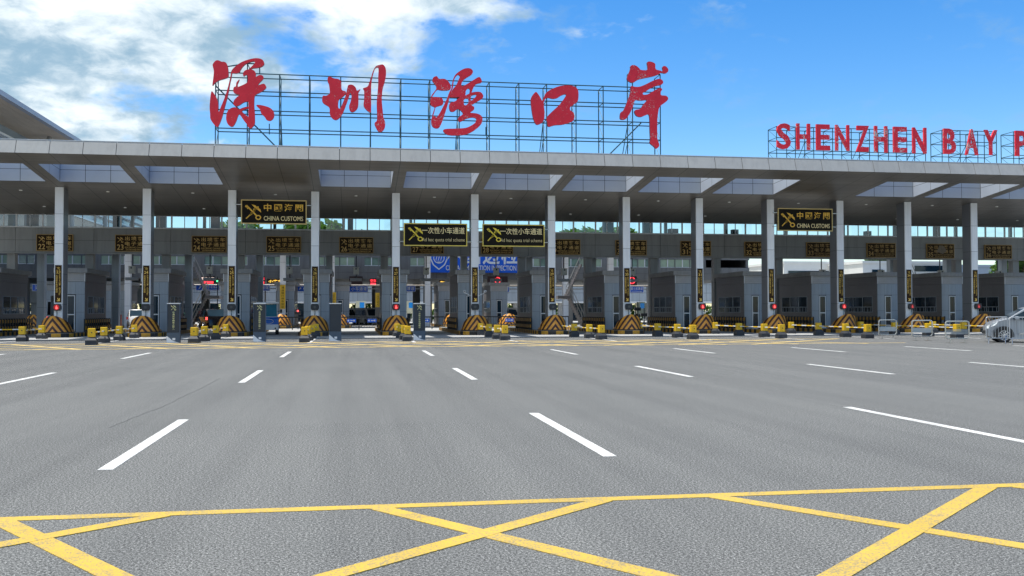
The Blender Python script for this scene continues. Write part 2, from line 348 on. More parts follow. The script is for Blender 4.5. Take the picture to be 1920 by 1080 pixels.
def emblem(mb, cx, cz, s, y, m):            # crossed key and winged staff, s = half size
    def P(u, v): return (cx+u*s, y, cz+v*s)
    def quad(*pts): mb.add([P(*p) for p in pts], [tuple(range(len(pts)))], m)
    quad((-.86, .70), (-.74, .82), (.44, -.42), (.33, -.53))                      # key shaft
    quad((-.98, .66), (-.80, .46), (-.68, .58), (-.86, .78)); quad((-.76, .42), (-.62, .28), (-.50, .40), (-.64, .54))
    n = 14                                                                        # key ring
    vs = []
    for k in range(n):
        a = 2*math.pi*k/n; vs += [P(.58+.34*math.cos(a), -.68+.30*math.sin(a)), P(.58+.20*math.cos(a), -.68+.17*math.sin(a))]
    mb.add(vs, [(2*k, 2*((k+1) % n), 2*((k+1) % n)+1, 2*k+1) for k in range(n)], m)
    y2 = y-.004
    def quad2(*pts): mb.add([(p[0], y2, p[2]) for p in (P(*q) for q in pts)], [tuple(range(len(pts)))], m)
    quad2((-.88, -.80), (-.80, -.88), (.50, .40), (.40, .52))                     # staff
    quad2((-.42, -.50), (-.30, -.10), (.02, -.02), (-.14, -.34)); quad2((-.04, .02), (.00, .36), (.40, .42), (.26, .10))
    quad2((.22, .42), (-.20, .88), (.24, .78), (.48, .52)); quad2((.42, .30), (.92, -.10), (.86, .24), (.58, .50))   # wings
    quad2((.44, .46), (.44, .64), (.62, .66), (.64, .48))
# ------------------------------------------------------------------ ground, road paint
COLX = [-18.24+5.249*i for i in range(-2, 15)]             # column rows, index 2 carries number 23
def cx(i): return -18.24+5.249*i
YC = 64.72
g = MB(); g.add([(-900, -300, 0), (900, -300, 0), (900, 2500, 0), (-900, 2500, 0)], [(0, 1, 2, 3)], m_asph); setting('ground', g)
def line_quad(mb, p, q, w, m, z):
    p = Vector((p[0], p[1], 0)); q = Vector((q[0], q[1], 0)); d = (q-p).normalized(); n = Vector((-d.y, d.x, 0))*w/2; k = max(1, int((q-p).length/2))
    for i in range(k):
        a = p+(q-p)*i/k; b = p+(q-p)*(i+1)/k
        c = (a-n, b-n, b+n, a+n); mb.add([(v.x, v.y, z) for v in c]+[(v.x, v.y, .0008) for v in c], [(0, 1, 2, 3), (0, 4, 5, 1), (1, 5, 6, 2), (2, 6, 7, 3), (3, 7, 4, 0)], m)
g = MB()
for i in range(0, 13):
    x = cx(i)+.02
    for y0 in (10.4, 22.5, 34.7): line_quad(g, (x, y0), (x, y0+4.6), .15, m_white, .004)
    if i not in (2,): line_quad(g, (x+.28, 49.5), (x+.28, 62.5), .16, m_white, .009)
setting('lane_lines', g)
# near yellow hatched box
g = MB(); yN = 8.07
line_quad(g, (-14, yN), (20, yN), .155, m_yel, .004)
for k in range(-4, 6):
    x = -2.66+2.86*k; L_ = 14; line_quad(g, (x, yN-.05), (x+.57*L_, yN-.05-.823*L_), .165, m_yel, .0055)
for k in range(-3, 6):
    x = -1.46+3.55*k; L_ = 14; line_quad(g, (x, yN-.05), (x-.742*L_, yN-.05-.67*L_), .165, m_yel, .007)
setting('near_hatched_box', g)
g = MB(); y0, y1 = 43.2, 50.6
line_quad(g, (-40, y0), (26.5, y0+.6), .2, m_yelf, .006); line_quad(g, (-40, y1), (26.5, y1+.4), .2, m_yelf, .006)
for k in range(-12, 10):
    x = -12.9+3.55*k
    if x+5.2 < 27.5: line_quad(g, (x, y1), (x+(y1-y0)*.7, y0), .24, m_yelf, .010)
for k in range(-12, 10):
    x = -13.5+3.55*k
    if x+8 < 27.5: line_quad(g, (x, y0), (x+(y1-y0)*1.1, y1), .24, m_yelf, .014)
setting('far_hatched_box', g)
g = MB(); g.add([(-120, 57.6, .004), (90, 57.6, .004), (90, 80.7, .004), (-120, 80.7, .004)], [(0, 1, 2, 3)], mat('pale_slab', (.36, .36, .355), .85, 0, .14, .35)); setting('lane_slab', g)
g = MB()                                                   # tar seam in the asphalt
pts = [gr(205, 802), gr(262, 779), (gr(300, 765)), gr(345, 743), gr(380, 727), gr(413, 709)]
for a, b in zip(pts, pts[1:]):
    q = [a.lerp(b, t/4)+Vector((rnd.uniform(-.02, .02), 0, 0)) for t in range(5)]; q[0] = a; q[-1] = b
    for u, v in zip(q, q[1:]): line_quad(g, u, v, .012+rnd.random()*.014, mat('tar', (.07, .07, .07), .8), .0025)
setting('tar_seam', g)
# ------------------------------------------------------------------ canopy
def zs(y): return 9.426-.11*(y-YC)                          # underside of the sloping roof
YF, YO0, YO1, YB, ZR = 56.8, 59.15, 63.4, 73.3, 10.95
X0, X1 = -29.0, 62.0
SOLID = (2, 9)
canopy = thing('customs_canopy', (0, YC, 0), 'long grey roofed canopy on a row of pale square columns over the lanes', 'canopy')
canopy.location = (0, 0, 0)
bays = [i for i in range(-2, 15) if i not in SOLID]
op = [(max(X0+.5, cx(i)+.40), min(X1-.5, cx(i+1)-.40)) for i in bays]
def holes_strip(mb, zf, m):
    xs = X0
    for a, b in op:
        mb.add([(xs, YO0, zf(YO0)), (a, YO0, zf(YO0)), (a, YO1, zf(YO1)), (xs, YO1, zf(YO1))], [(0, 1, 2, 3)], m); xs = b
    mb.add([(xs, YO0, zf(YO0)), (X1, YO0, zf(YO0)), (X1, YO1, zf(YO1)), (xs, YO1, zf(YO1))], [(0, 1, 2, 3)], m)
g = MB()
for ya, yb in ((YF+.03, YO0), (YO1, YB+.2)):
    g.add([(X0, ya, zs(ya)), (X1, ya, zs(ya)), (X1, yb, zs(yb)), (X0, yb, zs(yb))], [(0, 1, 2, 3)], m_soff)
holes_strip(g, zs, m_soff); g.build('soffit', canopy)
g = MB(); zt = lambda y: ZR
for ya, yb in ((YF+.35, YO0), (YO1, 78.2)):
    g.add([(X0, ya, ZR), (X1, ya, ZR), (X1, yb, ZR), (X0, yb, ZR)], [(0, 1, 2, 3)], m_conc)
holes_strip(g, zt, m_conc)
g.add([(X0, 78.2, ZR), (X1, 78.2, ZR), (X1, 78.2, 9.1), (X0, 78.2, 9.1)], [(0, 1, 2, 3)], m_wall)
g.add([(X0, 78.19, 9.1), (X1, 78.19, 9.1), (X1, YB+.2, 9.1), (X0, YB+.2, 9.1)], [(0, 1, 2, 3)], m_wall)
g.build('roof_deck', canopy)
g = MB()                                                   # fascia: leaning panels with dark joints, a thin coping
k = 0; x = -18.32-1.7497*6
while x < X1:
    a, b = x+.016, x+1.7497-.016
    g.add([(a, YF, zs(YF)), (b, YF, zs(YF)), (b, YF+.27, 11.06), (a, YF+.27, 11.06), (a, YF+.05, zs(YF)+.01), (b, YF+.05, zs(YF)+.01), (b, YF+.34, 11.06), (a, YF+.34, 11.06)],
          [(0, 1, 2, 3), (3, 2, 6, 7), (0, 3, 7, 4), (1, 5, 6, 2), (0, 4, 5, 1)], m_fas); x += 1.7497
g.add([(X0, YF+.06, zs(YF)+.02), (X1, YF+.06, zs(YF)+.02), (X1, YF+.33, 11.0), (X0, YF+.33, 11.0)], [(0, 1, 2, 3)], m_joint)
g.box((X0, YF+.255, 11.062), (X1, YF+.42, 11.10), m_alu); g.build('fascia', canopy)
for a, b in op:
    g = MB(); t = .03
    def wall(P, Q, zq):   # inner lining of two rows of panels between plan points P and Q
        P = Vector(P); Q = Vector(Q); L_ = (Q-P).length; n = max(2, round(L_/1.7)); d = (Q-P)/L_; nrm = Vector((-d.y, d.x))
        for j in range(n):
            for r in range(2):
                p = P+d*(L_*j/n+.014); q = P+d*(L_*(j+1)/n-.014)
                def z(pt, r_): zb = zs(pt.y)+.0; return zb + (ZR+.12-zb)*r_
                h0, h1 = (r*.5, r*.5+.5)
                g.add([(p.x, p.y, z(p, h0)+.012), (q.x, q.y, z(q, h0)+.012), (q.x, q.y, z(q, h1)-.012), (p.x, p.y, z(p, h1)-.012)], [(0, 1, 2, 3)], m_shaft)
        e = nrm*-.03
        g.add([(P.x+e.x, P.y+e.y, zs(P.y)), (Q.x+e.x, Q.y+e.y, zs(Q.y)), (Q.x+e.x, Q.y+e.y, ZR+.12), (P.x+e.x, P.y+e.y, ZR+.12)], [(0, 1, 2, 3)], m_joint)
    wall((b, YO1), (a, YO1), 0)
    wall((a, YO0), (b, YO0), 0); wall((b, YO0), (b, YO1), 0); wall((a, YO1), (a, YO0), 0)
    g.build('skylight', canopy)
for i in range(-2, 15):
    if not X0 < cx(i) < X1-2: continue
    g = MB(); x = cx(i); z = 0; zt_ = [0, 2.05, 3.95, 5.85, 7.72, zs(YC+.4)+.03]
    for z0, z1 in zip(zt_, zt_[1:]):
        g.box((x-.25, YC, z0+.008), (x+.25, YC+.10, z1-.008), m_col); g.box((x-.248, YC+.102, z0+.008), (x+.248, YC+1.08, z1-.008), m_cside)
    g.box((x-.235, YC+.015, 0), (x+.235, YC+1.065, zt_[-1]), m_joint); g.build('column', canopy)
    for yy in (65.85, 70.65):
        g = MB(); xx = x+2.63
        g.bar((xx, yy, zs(yy)-.03), (xx, yy, zs(yy)+.05), .10, m_lampw, 12)
        g.build('downlight', canopy)
# ------------------------------------------------------------------ glazed bridge corridor behind the canopy
bridge = thing('control_bridge', (0, 0, 0), 'grey panelled bridge corridor with a long band of windows behind the canopy columns', 'building')
g = MB(); ZB0, ZB1, ZB2 = 5.80, 7.55, 8.50
xe = X0+.4; js = [x for x in [-23.55+5.249*k for k in range(-1, 17)] if X0 < x < X1]
xs = [X0]+js+[X1]
for a, b in zip(xs, xs[1:]):
    for z0, z1 in ((ZB0, 6.66), (6.66, ZB1)):
        g.box((a+.012, YB, z0+.01), (b-.012, YB+.08, z1-.01), m_wall)
g.box((X0, YB+.05, ZB0+.01), (X1, YB+.14, ZB1-.01), m_joint)
g.box((X0, YB-.06, ZB1), (X1, YB+.2, ZB1+.06), m_alu)
g.box((X0, 77.3, 6.15), (X1, 77.45, ZB1-.05), m_wall); g.build('wall', bridge)
g = MB(); g.box((X0, YB+.15, 6.0), (X1, 77.5, 6.14), m_wall); g.box((X0, YB-.03, ZB0-.10), (X1, YB+.14, ZB0-.004), m_wall); g.build('floor_slab', bridge)
rr = random.Random(3)
x = X0+.2; k = 0
while x < X1-2:
    w = 1.7497; g = MB(); z0, z1 = ZB1+.06, zs(YB)+.02
    g.box((x, YB+.04, z0), (x+.11, YB+.14, z1), m_alu); g.box((x+w*.53, YB+.05, z0), (x+w*.53+.05, YB+.12, z1), m_alu)
    g.box((x+.11, YB+.05, z0), (x+w, YB+.12, z0+.035), m_alu); g.box((x+.11, YB+.05, z1-.05), (x+w, YB+.12, z1), m_alu)
    f = g.build('window', bridge)
    g = MB(); g.add([(x+.08, YB+.09, z0), (x+w+.02, YB+.09, z0), (x+w+.02, YB+.09, z1), (x+.08, YB+.09, z1)], [(0, 1, 2, 3)], m_glass); g.build('pane', f)
    r_ = rr.random()
    if r_ < .28:                                            # cupboards, blinds and posts seen through the glass
        g = MB(); ww = rr.uniform(.35, .8); xx = x+rr.uniform(.1, w-ww-.1)
        g.box((xx, YB+.5, ZB0), (xx+ww, YB+1.0, rr.choice([8.05, 8.6, 8.6])), rr.choice([m_dark, m_wall, m_rust, m_joint])); g.build('cabinet', bridge)
    if k % 3 == 1:
        g = MB(); g.box((x-.1, 77.25, ZB1-.05), (x+.12, 77.5, 9.1), m_wall); g.build('mullion', bridge)
    x += w; k += 1
for i in range(-2, 15):
    for dx, yy, w in ((-.48, 73.75, .55), (.62, 76.7, .5)):
        if not X0 < cx(i)+dx < X1-1: continue
        g = MB()
        zt_ = [0, 1.9, 3.8, 5.995]
        for z0, z1 in zip(zt_, zt_[1:]): g.box((cx(i)+dx-w/2, yy, z0+.006), (cx(i)+dx+w/2, yy+.6, z1-.006), m_wall if dx < 0 else m_booth)
        g.box((cx(i)+dx-w/2+.012, yy+.012, 0), (cx(i)+dx+w/2-.012, yy+.58, zt_[-1]), m_joint); g.build('pillar', bridge)
    if X0 < cx(i) < X1-1:                                   # haunch under the slab beside the pillar
        g = MB(); xx = cx(i)+1.0; g.prism([(xx, 5.995), (xx+1.5, 5.995), (xx+1.1, 5.78), (xx, 5.78)], 73.9, 74.5, m_wall); g.build('haunch', bridge)
# ------------------------------------------------------------------ lane islands, booths, rails, barriers (one of each, then copies)
NUM = lambda i: 23+i
def lane_lbl(i): return 'the column sign numbered %d' % NUM(i)
def mk_island():
    t = thing('lane_island', (0, 0, 0), 'x', 'traffic island', 'kerbed islands between the lanes')
    g = MB(); n = 12; a = [(1.02*math.cos(math.pi+math.pi*k/n), 64.3+.95*math.sin(math.pi+math.pi*k/n)) for k in range(n+1)]
    poly = a+[(1.02, 80.5), (-1.02, 80.5)]
    g.prism([(p[0]*.985, p[1]+.012) for p in poly], 0, .265, m_conc, 'z'); g.build('slab', t)
    g = MB(); acc = 0; k = 0
    pts = [(-1.02, 80.5-.42*j) for j in range(0, 39)]+a+[(1.02, 64.3+.42*j) for j in range(1, 39)]
    for p, q in zip(pts, pts[1:]):
        d = math.hypot(q[0]-p[0], q[1]-p[1]); acc += d
        if acc > .4: k += 1; acc = 0
        nx, ny = (q[1]-p[1])/d*.02, -(q[0]-p[0])/d*.02
        g.add([(p[0]-nx, p[1]-ny, 0), (q[0]-nx, q[1]-ny, 0), (q[0]-nx, q[1]-ny, .25), (p[0]-nx, p[1]-ny, .25), (p[0]+nx, p[1]+ny, .25), (q[0]+nx, q[1]+ny, .25), (p[0]+nx, p[1]+ny, 0), (q[0]+nx, q[1]+ny, 0)],
              [(0, 1, 2, 3), (3, 2, 5, 4), (4, 5, 7, 6)], (m_kerbY, m_kerbB)[k % 2])
    g.build('kerb', t); return t
def mk_booth():
    t = thing('inspection_booth', (0, 0, 0), 'x', 'booth', 'inspection booths on the islands'); hw, y0, y1, zb = .85, 67.5, 73.05, .265
    g = MB()
    zz = [zb, 1.55, 2.72, 3.55]
    for z0, z1 in zip(zz, zz[1:]):                           # front face in panels, door opening cut out at the right
        for a, b in ((-hw, -.28), (-.28, .28), (.28, hw)):
            if z0 < 2.6 and a > -.3 and a < .3 and b < .3: continue
            if z0 < 2.6 and a >= .27: a = .30
            g.box((a+.006, y0, z0+.006), (b-.006, y0+.05, z1-.006), m_booth)
    for sx in (-1, 1):
        xx = sx*hw
        for z0, z1 in ((zb, 1.42), (2.62, 3.55)):
            for j in range(4):
                a = y0+.05+(y1-y0-.05)*j/4; b = y0+.05+(y1-y0-.05)*(j+1)/4
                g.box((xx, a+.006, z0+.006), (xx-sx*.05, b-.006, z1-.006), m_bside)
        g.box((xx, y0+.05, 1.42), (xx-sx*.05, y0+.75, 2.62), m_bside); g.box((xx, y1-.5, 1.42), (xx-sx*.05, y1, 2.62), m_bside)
    g.box((-hw+.02, y0+.04, zb), (hw-.02, y1-.02, 3.55), m_joint); g.box((-hw, y1-.02, zb), (hw, y1, 3.55), m_booth); g.build('wall', t)
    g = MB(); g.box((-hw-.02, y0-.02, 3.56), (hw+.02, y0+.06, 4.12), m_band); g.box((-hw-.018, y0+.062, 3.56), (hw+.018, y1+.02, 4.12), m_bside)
    for sx in (-1, 1): g.box((sx*(hw+.03), y0-.03, 3.56), (sx*(hw-.02), y0-.06, 4.12), m_alu)
    for z in (3.70, 3.84, 3.98): g.box((-hw-.03, y0-.03, z), (hw+.03, y1+.03, z+.012), m_wall)
    g.build('roof_band', t)
    g = MB(); g.bbox((-hw-.20, y0-.22, 4.12), (hw+.20, y1+.3, 4.44), m_wall, .03); g.build('roof', t)
    g = MB()                                                # door leaf, glazed, white frame, just left of centre right
    a, b = -.26, .26
    g.box((a, y0+.005, zb), (a+.06, y0-.025, 2.66), m_alu); g.box((b-.06, y0+.005, zb), (b, y0-.025, 2.66), m_alu)
    g.box((a+.06, y0+.005, 2.60), (b-.06, y0-.025, 2.66), m_alu); g.box((a+.06, y0+.005, 1.36), (b-.06, y0-.025, 1.43), m_alu); g.box((a+.06, y0+.005, zb), (b-.06, y0-.025, zb+.1), m_alu)
    g.box((a+.06, y0+.02, zb), (b-.06, y0-.005, 2.62), m_glassD)
    d = g.build('door', t); g = MB(); g.bar((a+.10, y0-.06, 1.20), (a+.10, y0-.06, 1.34), .015, m_stain); g.build('handle', d)
    for sx in (-1, 1):
        g = MB(); xx = sx*hw; ya, yb = y0+.75, y1-.5; n = 3
        for j in range(n+1):
            y = ya+(yb-ya)*j/n; g.box((xx+sx*.012, y-.03, 1.42), (xx-sx*.04, y+.03, 2.62), m_booth)
        g.box((xx+sx*.015, ya, 1.42), (xx-sx*.04, yb, 1.47), m_booth); g.box((xx+sx*.018, ya, 1.80), (xx-sx*.04, yb, 1.85), m_booth); g.box((xx+sx*.015, ya, 2.58), (xx-sx*.04, yb, 2.62), m_booth)
        for j in range(n*3):
            y = ya+(yb-ya)*(j+.5)/(n*3); g.box((xx+sx*.010, y-.018, 1.47), (xx-sx*.03, y+.018, 1.80), m_booth)
        w = g.build('window', t)
        g = MB(); g.box((xx-sx*.01, ya, 1.44), (xx-sx*.035, yb, 2.60), m_glassD); g.build('pane', w)
    return t
def mk_rail(sx):
    t = thing('guard_rail', (0, 0, 0), 'x', 'guard rail', 'black and yellow guard rails beside the booths'); x = sx*.985
    g = MB(); n = 14
    for j in range(n):
        y = 67.0+6.6*j/(n-1); g.box((x-.04, y-.05, .262), (x+.04, y+.05, 1.12), m_kerbB)
    g.build('posts', t)
    for z in (.52, .95):
        g = MB()
        for j in range(2*n-2):
            a = 67.0+6.6*j/(2*n-2); b = 67.0+6.6*(j+1)/(2*n-2)
            g.box((x+sx*.041, a, z-.11), (x+sx*.075, b, z+.11), (m_kerbY, m_kerbB)[j % 2])
        g.build('bumper_strip', t)
    return t
def mk_barrier():
    t = thing('crash_barrier', (0, 0, 0), 'x', 'crash barrier', 'striped crash barriers at the island noses')
    g = MB(); n = 26; pts = []; ln = 0; prev = None; zb = .27
    for k in range(n+1):
        s = -1+2*k/n
        if abs(s) < .72: a = s/.72*math.pi/2; p = (.92*math.sin(a), 64.55-1.0*math.cos(a))
        else: p = (.92*(1 if s > 0 else -1), 64.55+(abs(s)-.72)/.28*.4)
        h = 1.04*max(.16, math.cos(a)**.75) if abs(s) < .72 else .17
        if prev: ln += math.hypot(p[0]-prev[0], p[1]-prev[1])
        prev = p; pts.append((p[0], p[1], h, ln))
    half = ln/2; vs = []; uvs = []
    for x, y, h, l in pts:
        vs += [(x, y, zb), (x*.985, y+.02, zb+h), (x*.90, y+.10, zb+h+.02)]
        hx = h; uvs += [(l-half, 0), (l-half, hx), (l-half, hx+.05)]
    fs = []
    for k in range(n):
        for r in range(2): fs.append((3*k+r, 3*k+3+r, 3*k+4+r, 3*k+1+r))
    top = [3*k+2 for k in range(n+1)]
    me = bpy.data.meshes.new('face'); me.from_pydata(vs, [], fs+[tuple(top[::-1])]); me.materials.append(m_chev); me.materials.append(m_kerbY)
    me.polygons[len(fs)].material_index = 1
    uvl = me.uv_layers.new(name='UVMap')
    for p in me.polygons:
        for li in p.loop_indices: uvl.data[li].uv = uvs[me.loops[li].vertex_index]
    bm = bmesh.new(); bm.from_mesh(me); bmesh.ops.recalc_face_normals(bm, faces=bm.faces); bm.to_mesh(me); bm.free()
    for p in me.polygons: p.use_smooth = p.index < len(fs)
    o = bpy.data.objects.new('nose_shell', me); C.objects.link(o); o.parent = t
    g = MB(); g.path([(x*1.01, y-.01, zb+.03) for x, y, h, l in pts], .03, m_kerbB, 6); g.build('base_rim', t); return t
def mk_column_sign(i):
    t = thing('column_sign', (cx(i), YC-.02, 0), 'tall narrow black and gold sign numbered %d on a pale column' % NUM(i), 'sign', 'vertical number signs on the columns')
    g = MB(); z0, z1, w = 2.16, 4.50, .195
    g.box((-w-.035, 0, z0-.03), (w+.035, .015, z1+.03), m_alu); g.build('frame', t)
    g = MB(); g.box((-w, -.012, z0), (w, -.002, z1), m_signBr); g.build('panel', t)
    g = MB(); y = -.018; emblem(g, 0, z1-.20, .10, y, m_gold)
    put_text(g, str(NUM(i)), -.12, z1-.52, .12, z1-.34, y, m_gold, bold=.01)
    put_text(g, '\n'.join('出境客车电子通道'), -.16, z1-1.72, -.03, z1-.60, y, m_gold, line=.95)
    for k, ch in enumerate('ELECTRONIC CHANNEL'):
        if ch == ' ': continue
        zz = z1-.64-.072*k; put_text(g, ch, .045, zz, .13, zz+.052, y, m_gold, bold=.01)
    g.add([(x_, y, z_) for x_, z_ in ((-.06, z0+.26), (-.02, z0+.30), (.05, z0+.18), (.05, z0+.27), (.10, z0+.27), (.10, z0+.08), (-.07, z0+.08), (-.07, z0+.13), (.02, z0+.13))], [(0, 1, 2, 3, 4, 5, 6, 7, 8)], m_gold)
    g.build('lettering', t); return t
def mk_signal(i, state, off=0):
    t = thing('signal_light', (cx(i)+off, YC-.03, 0), {'red': 'lit red signal light', 'off': 'unlit dark signal light', 'dim': 'dimly lit red signal light'}[state]+' below '+lane_lbl(i), 'traffic light', 'signal lights on the columns')
    g = MB(); n = 8; z = 1.86
    g.prism([(-.20, z-.21), (.20, z-.21), (.26, z-.08), (.26, z+.08), (.20, z+.21), (-.20, z+.21), (-.26, z+.08), (-.26, z-.08)], -.16, 0, m_blackp); g.build('housing', t)
    g = MB(); g.bar((0, -.165, z), (0, -.155, z), .17, {'red': m_redglow, 'off': m_dark, 'dim': mat('dull_red_lens', (.16, .012, .014), .3)}[state], 20); l = g.build('lens', t)
    if state != 'off':
        g = MB(); mm = m_redlamp if state == 'red' else mat('weak_red_lamp', (.7, .06, .06), .4, emit=.5)
        g.bar((0, -.175, z+.07), (0, -.167, z+.07), .035, mm, 10); g.prism([(-.05, z-.11), (.06, z-.11), (.055, z+.03), (-.05, z+.03)], -.175, -.167, mm); g.prism([(.06, z-.02), (.10, z-.07), (.085, z-.09), (.06, z-.05)], -.175, -.167, mm); g.build('lamp', l)
    else:
        g = MB(); g.bar((0, -.172, z), (0, -.166, z), .085, mat('dark_lens_face', (.07, .075, .08), .2), 16); g.build('lamp', l)
    g = MB(); g.bar((.0, -.05, .9), (.0, -.05, z-.2), .022, m_steel); g.build('pole', t)
    return t
island = mk_island(); booth = mk_booth(); railL = mk_rail(-1); railR = mk_rail(1); barrier = mk_barrier()
SIG = {0: ('red', -.05), 1: ('off', 0), 2: ('off', 0), 3: ('off', 0), 4: ('red', 0), 5: ('off', 0), 6: ('off', .05), 7: ('off', .10), 8: ('red', .12), 9: ('red', .14), 10: ('red', .14), 11: ('dim', .14), 12: ('dim', .14)}
first = True
for i in range(-1, 14):
    for src, lb in ((island, 'kerbed island with yellow and black edge under '), (booth, 'tall grey inspection booth with glazed door behind '),
                    (railL, 'black and yellow guard rail left of the booth behind '), (railR, 'black and yellow guard rail right of the booth behind '),
                    (barrier, 'rounded crash barrier with orange and black chevrons under ')):
        o = src if first else copy_tree(src)
        o.location = (cx(i), 0, 0)
        o['label'] = lb + (lane_lbl(i) if 0 <= i <= 12 else ('the leftmost column' if i < 0 else 'the rightmost column'))
    first = False
    if 0 <= i <= 12: mk_column_sign(i); mk_signal(i, *SIG[i])
# ------------------------------------------------------------------ bollards and bars in rows running out from the islands
def mk_bollard():
    t = thing('bollard', (0, 0, 0), 'x', 'bollard', 'yellow bollards on black bases')
    g = MB(); b = .30
    lo = [(-b, -b, 0), (b, -b, 0), (b, b, 0), (-b, b, 0), (-b, -b, .24), (b, -b, .24), (b, b, .24), (-b, b, .24), (-.17, -.17, .40), (.17, -.17, .40), (.17, .17, .40), (-.17, .17, .40)]
    g.add(lo, [(0, 1, 5, 4), (1, 2, 6, 5), (2, 3, 7, 6), (3, 0, 4, 7), (4, 5, 9, 8), (5, 6, 10, 9), (6, 7, 11, 10), (7, 4, 8, 11), (3, 2, 1, 0), (8, 9, 10, 11)], m_bolB)
    g.build('base', t)
    g = MB(); g.bbox((-.185, -.185, .402), (.185, .185, .86), m_bolY, .03); h = g.build('head', t)
    g = MB()
    g.bar((.02, -.186, .64), (.02, -.196, .64), .035, m_bolB, 10)
    g.build('socket', h); t.scale = (.86, .86, .92); return t
bol = mk_bollard(); usedb = False; usedp = False
ORD = ['front', 'second', 'third', 'rearmost']
rows = {-1: [(38.3, 639.2), (75.4, 634.5)], 0: [(168.7, 645.7), (192.3, 641.7), (221.4, 637.6), (249.7, 633)], 1: [(362.5, 642.3), (381.9, 638.6), (403.3, 635.6), (422.2, 630.9)],
        3: [(570.3, 641), (577, 638.0), (585, 633.8), (592.3, 630.1)], 4: [(764.7, 638.6), (758.6, 636), (750.5, 632.5), (745, 629.5)], 5: [(948.3, 636.8), (933.5, 634.5), (918.2, 630.9), (901.5, 627.4)],
        6: [(1130, 635.6), (1107.2, 632.9), (1078.7, 630.5), (1053.2, 625.8)], 7: [(1302.6, 634.9), (1273.1, 631.9), (1235.8, 629.4), (1201.8, 625)], 8: [(1469.1, 633.5), (1436.8, 631.1), (1389.2, 628.4), (1343.8, 625)],
        9: [(1631.9, 633.5), (1590.1, 630.9), (1539, 627.4), (1487, 624.4)], 10: [(1800.6, 633.2), (1746, 629.6), (1682, 626.2), (1618, 623.3)], 11: [(1880, 629.5), (1812, 626.5), (1753.8, 623.3)]}
for i, lst in rows.items():
    rn = {-1: 'the row by the left edge'}.get(i, 'the row left of sign %d' % NUM(i+1)) if i < 3 else 'the row in front of sign %d' % NUM(i)
    pts = []
    for k, (px, py) in enumerate(lst):
        p = gr(px, py+1.2); o = copy_tree(bol) if usedb else bol; usedb = True
        o.location = (p.x, p.y+.3, 0); o.rotation_euler.z = R(rnd.uniform(-7, 7)); pts.append(Vector((p.x, p.y+.3, .585)))
        which = ORD[k] if len(lst) == 4 else (['front', 'rear'] if len(lst) == 2 else ['front', 'middle', 'rearmost'])[k]
        o['label'] = 'yellow bollard, %s in %s' % (which, rn)
    for k, (a, b) in enumerate(zip(pts, pts[1:])):
        d = (b-a).normalized(); a2 = a+d*.19; b2 = b-d*.19
        g = MB(); n = 5
        for j in range(n): g.bar(a2.lerp(b2, j/n), a2.lerp(b2, (j+1)/n), .035, (m_alu, m_bolY)[j % 2], 8)
        o = g.build('barrier_bar'); names = ORD if len(lst) == 4 else ['front', 'next', 'last']
        tag(o, 'yellow and white bar behind the %s bollard of %s' % (names[k], rn), 'bar', 'bars joining the bollards')
p = pts = None
for k, (a, b) in enumerate((((-60, 641), (38.3, 639.2)),)):
    A = gr(a[0], a[1]); B = gr(b[0], b[1]); g = MB(); n = 5; A.z = B.z = .62; B.y += .3; A.y += .3
    for j in range(n): g.bar(A.lerp(B, j/n), A.lerp(B, (j+1)/n), .035, (m_alu, m_bolY)[j % 2], 8)
    tag(g.build('barrier_bar'), 'yellow and white bar running out of the photo at its left edge', 'bar', 'bars joining the bollards')
# ------------------------------------------------------------------ overhead signs
def rect(px0, py0, px1, py1, Y):
    a = at(px0, py0, Y); b = at(px1, py1, Y); return a.x, min(a.z, b.z), b.x, max(a.z, b.z)
def framed(g, x0, z0, x1, z1, fr, m, y=-.03, dep=.10):
    g.box((x0, y-.012, z0), (x1, y+dep, z0+fr), m); g.box((x0, y-.012, z1-fr), (x1, y+dep, z1), m)
    g.box((x0, y-.012, z0+fr), (x0+fr, y+dep, z1-fr), m); g.box((x1-fr, y-.012, z0+fr), (x1, y+dep, z1-fr), m)
def customs_sign(xm, zm, w, h, lab, lines, col, Y=64.55):
    t = thing('hanging_sign', (xm, Y, zm), lab, 'sign', 'large signs hung between the columns'); a, b = w/2, h/2
    g = MB(); framed(g, -a, -b, a, b, .065, m_goldF if col == 'o' else mat('bright_gold_frame', (.74, .55, .10), .35, .3)); g.build('frame', t)
    g = MB(); g.box((-a+.06, -.03, -b+.06), (a-.06, .06, b-.06), m_signB); g.build('panel', t)
    m1 = mat('orange_gold', (1, .54, .05), .4) if col == 'o' else mat('yellow_gold', (1, .70, .05), .4)
    m2 = mat('pale_gold', (1, .76, .38), .4)
    g = MB(); y = -.036
    emblem(g, -a+.19*w*.98, .0 if col == 'o' else .04*h, .40*h*.86, y, m1); g.build('emblem', t)
    g = MB()
    if col == 'o':
        put_text(g, lines[0], -a+.345*w, .03*h, a-.055*w, .34*h, y, m1, spacing=1.35, bold=.018)
        put_text(g, lines[1], -a+.345*w, -.36*h, a-.055*w, -.17*h, y, m2, bold=.012)
    else:
        put_text(g, lines[0], -a+.28*w, .04*h, a-.04*w, .33*h, y, m2, bold=.012)
        put_text(g, lines[1], -a+.29*w, -.34*h, a-.04*w, -.14*h, y, m2, spacing=1.06, bold=-.006)
    g.build('lettering', t)
    for sx in (-1, 1):
        g = MB()
        for z in (-.3*h, .3*h): g.bar((sx*a, .05, z), (sx*2.42, .05, z), .03, m_stain, 8)
        g.build('bracket', t)
    return t
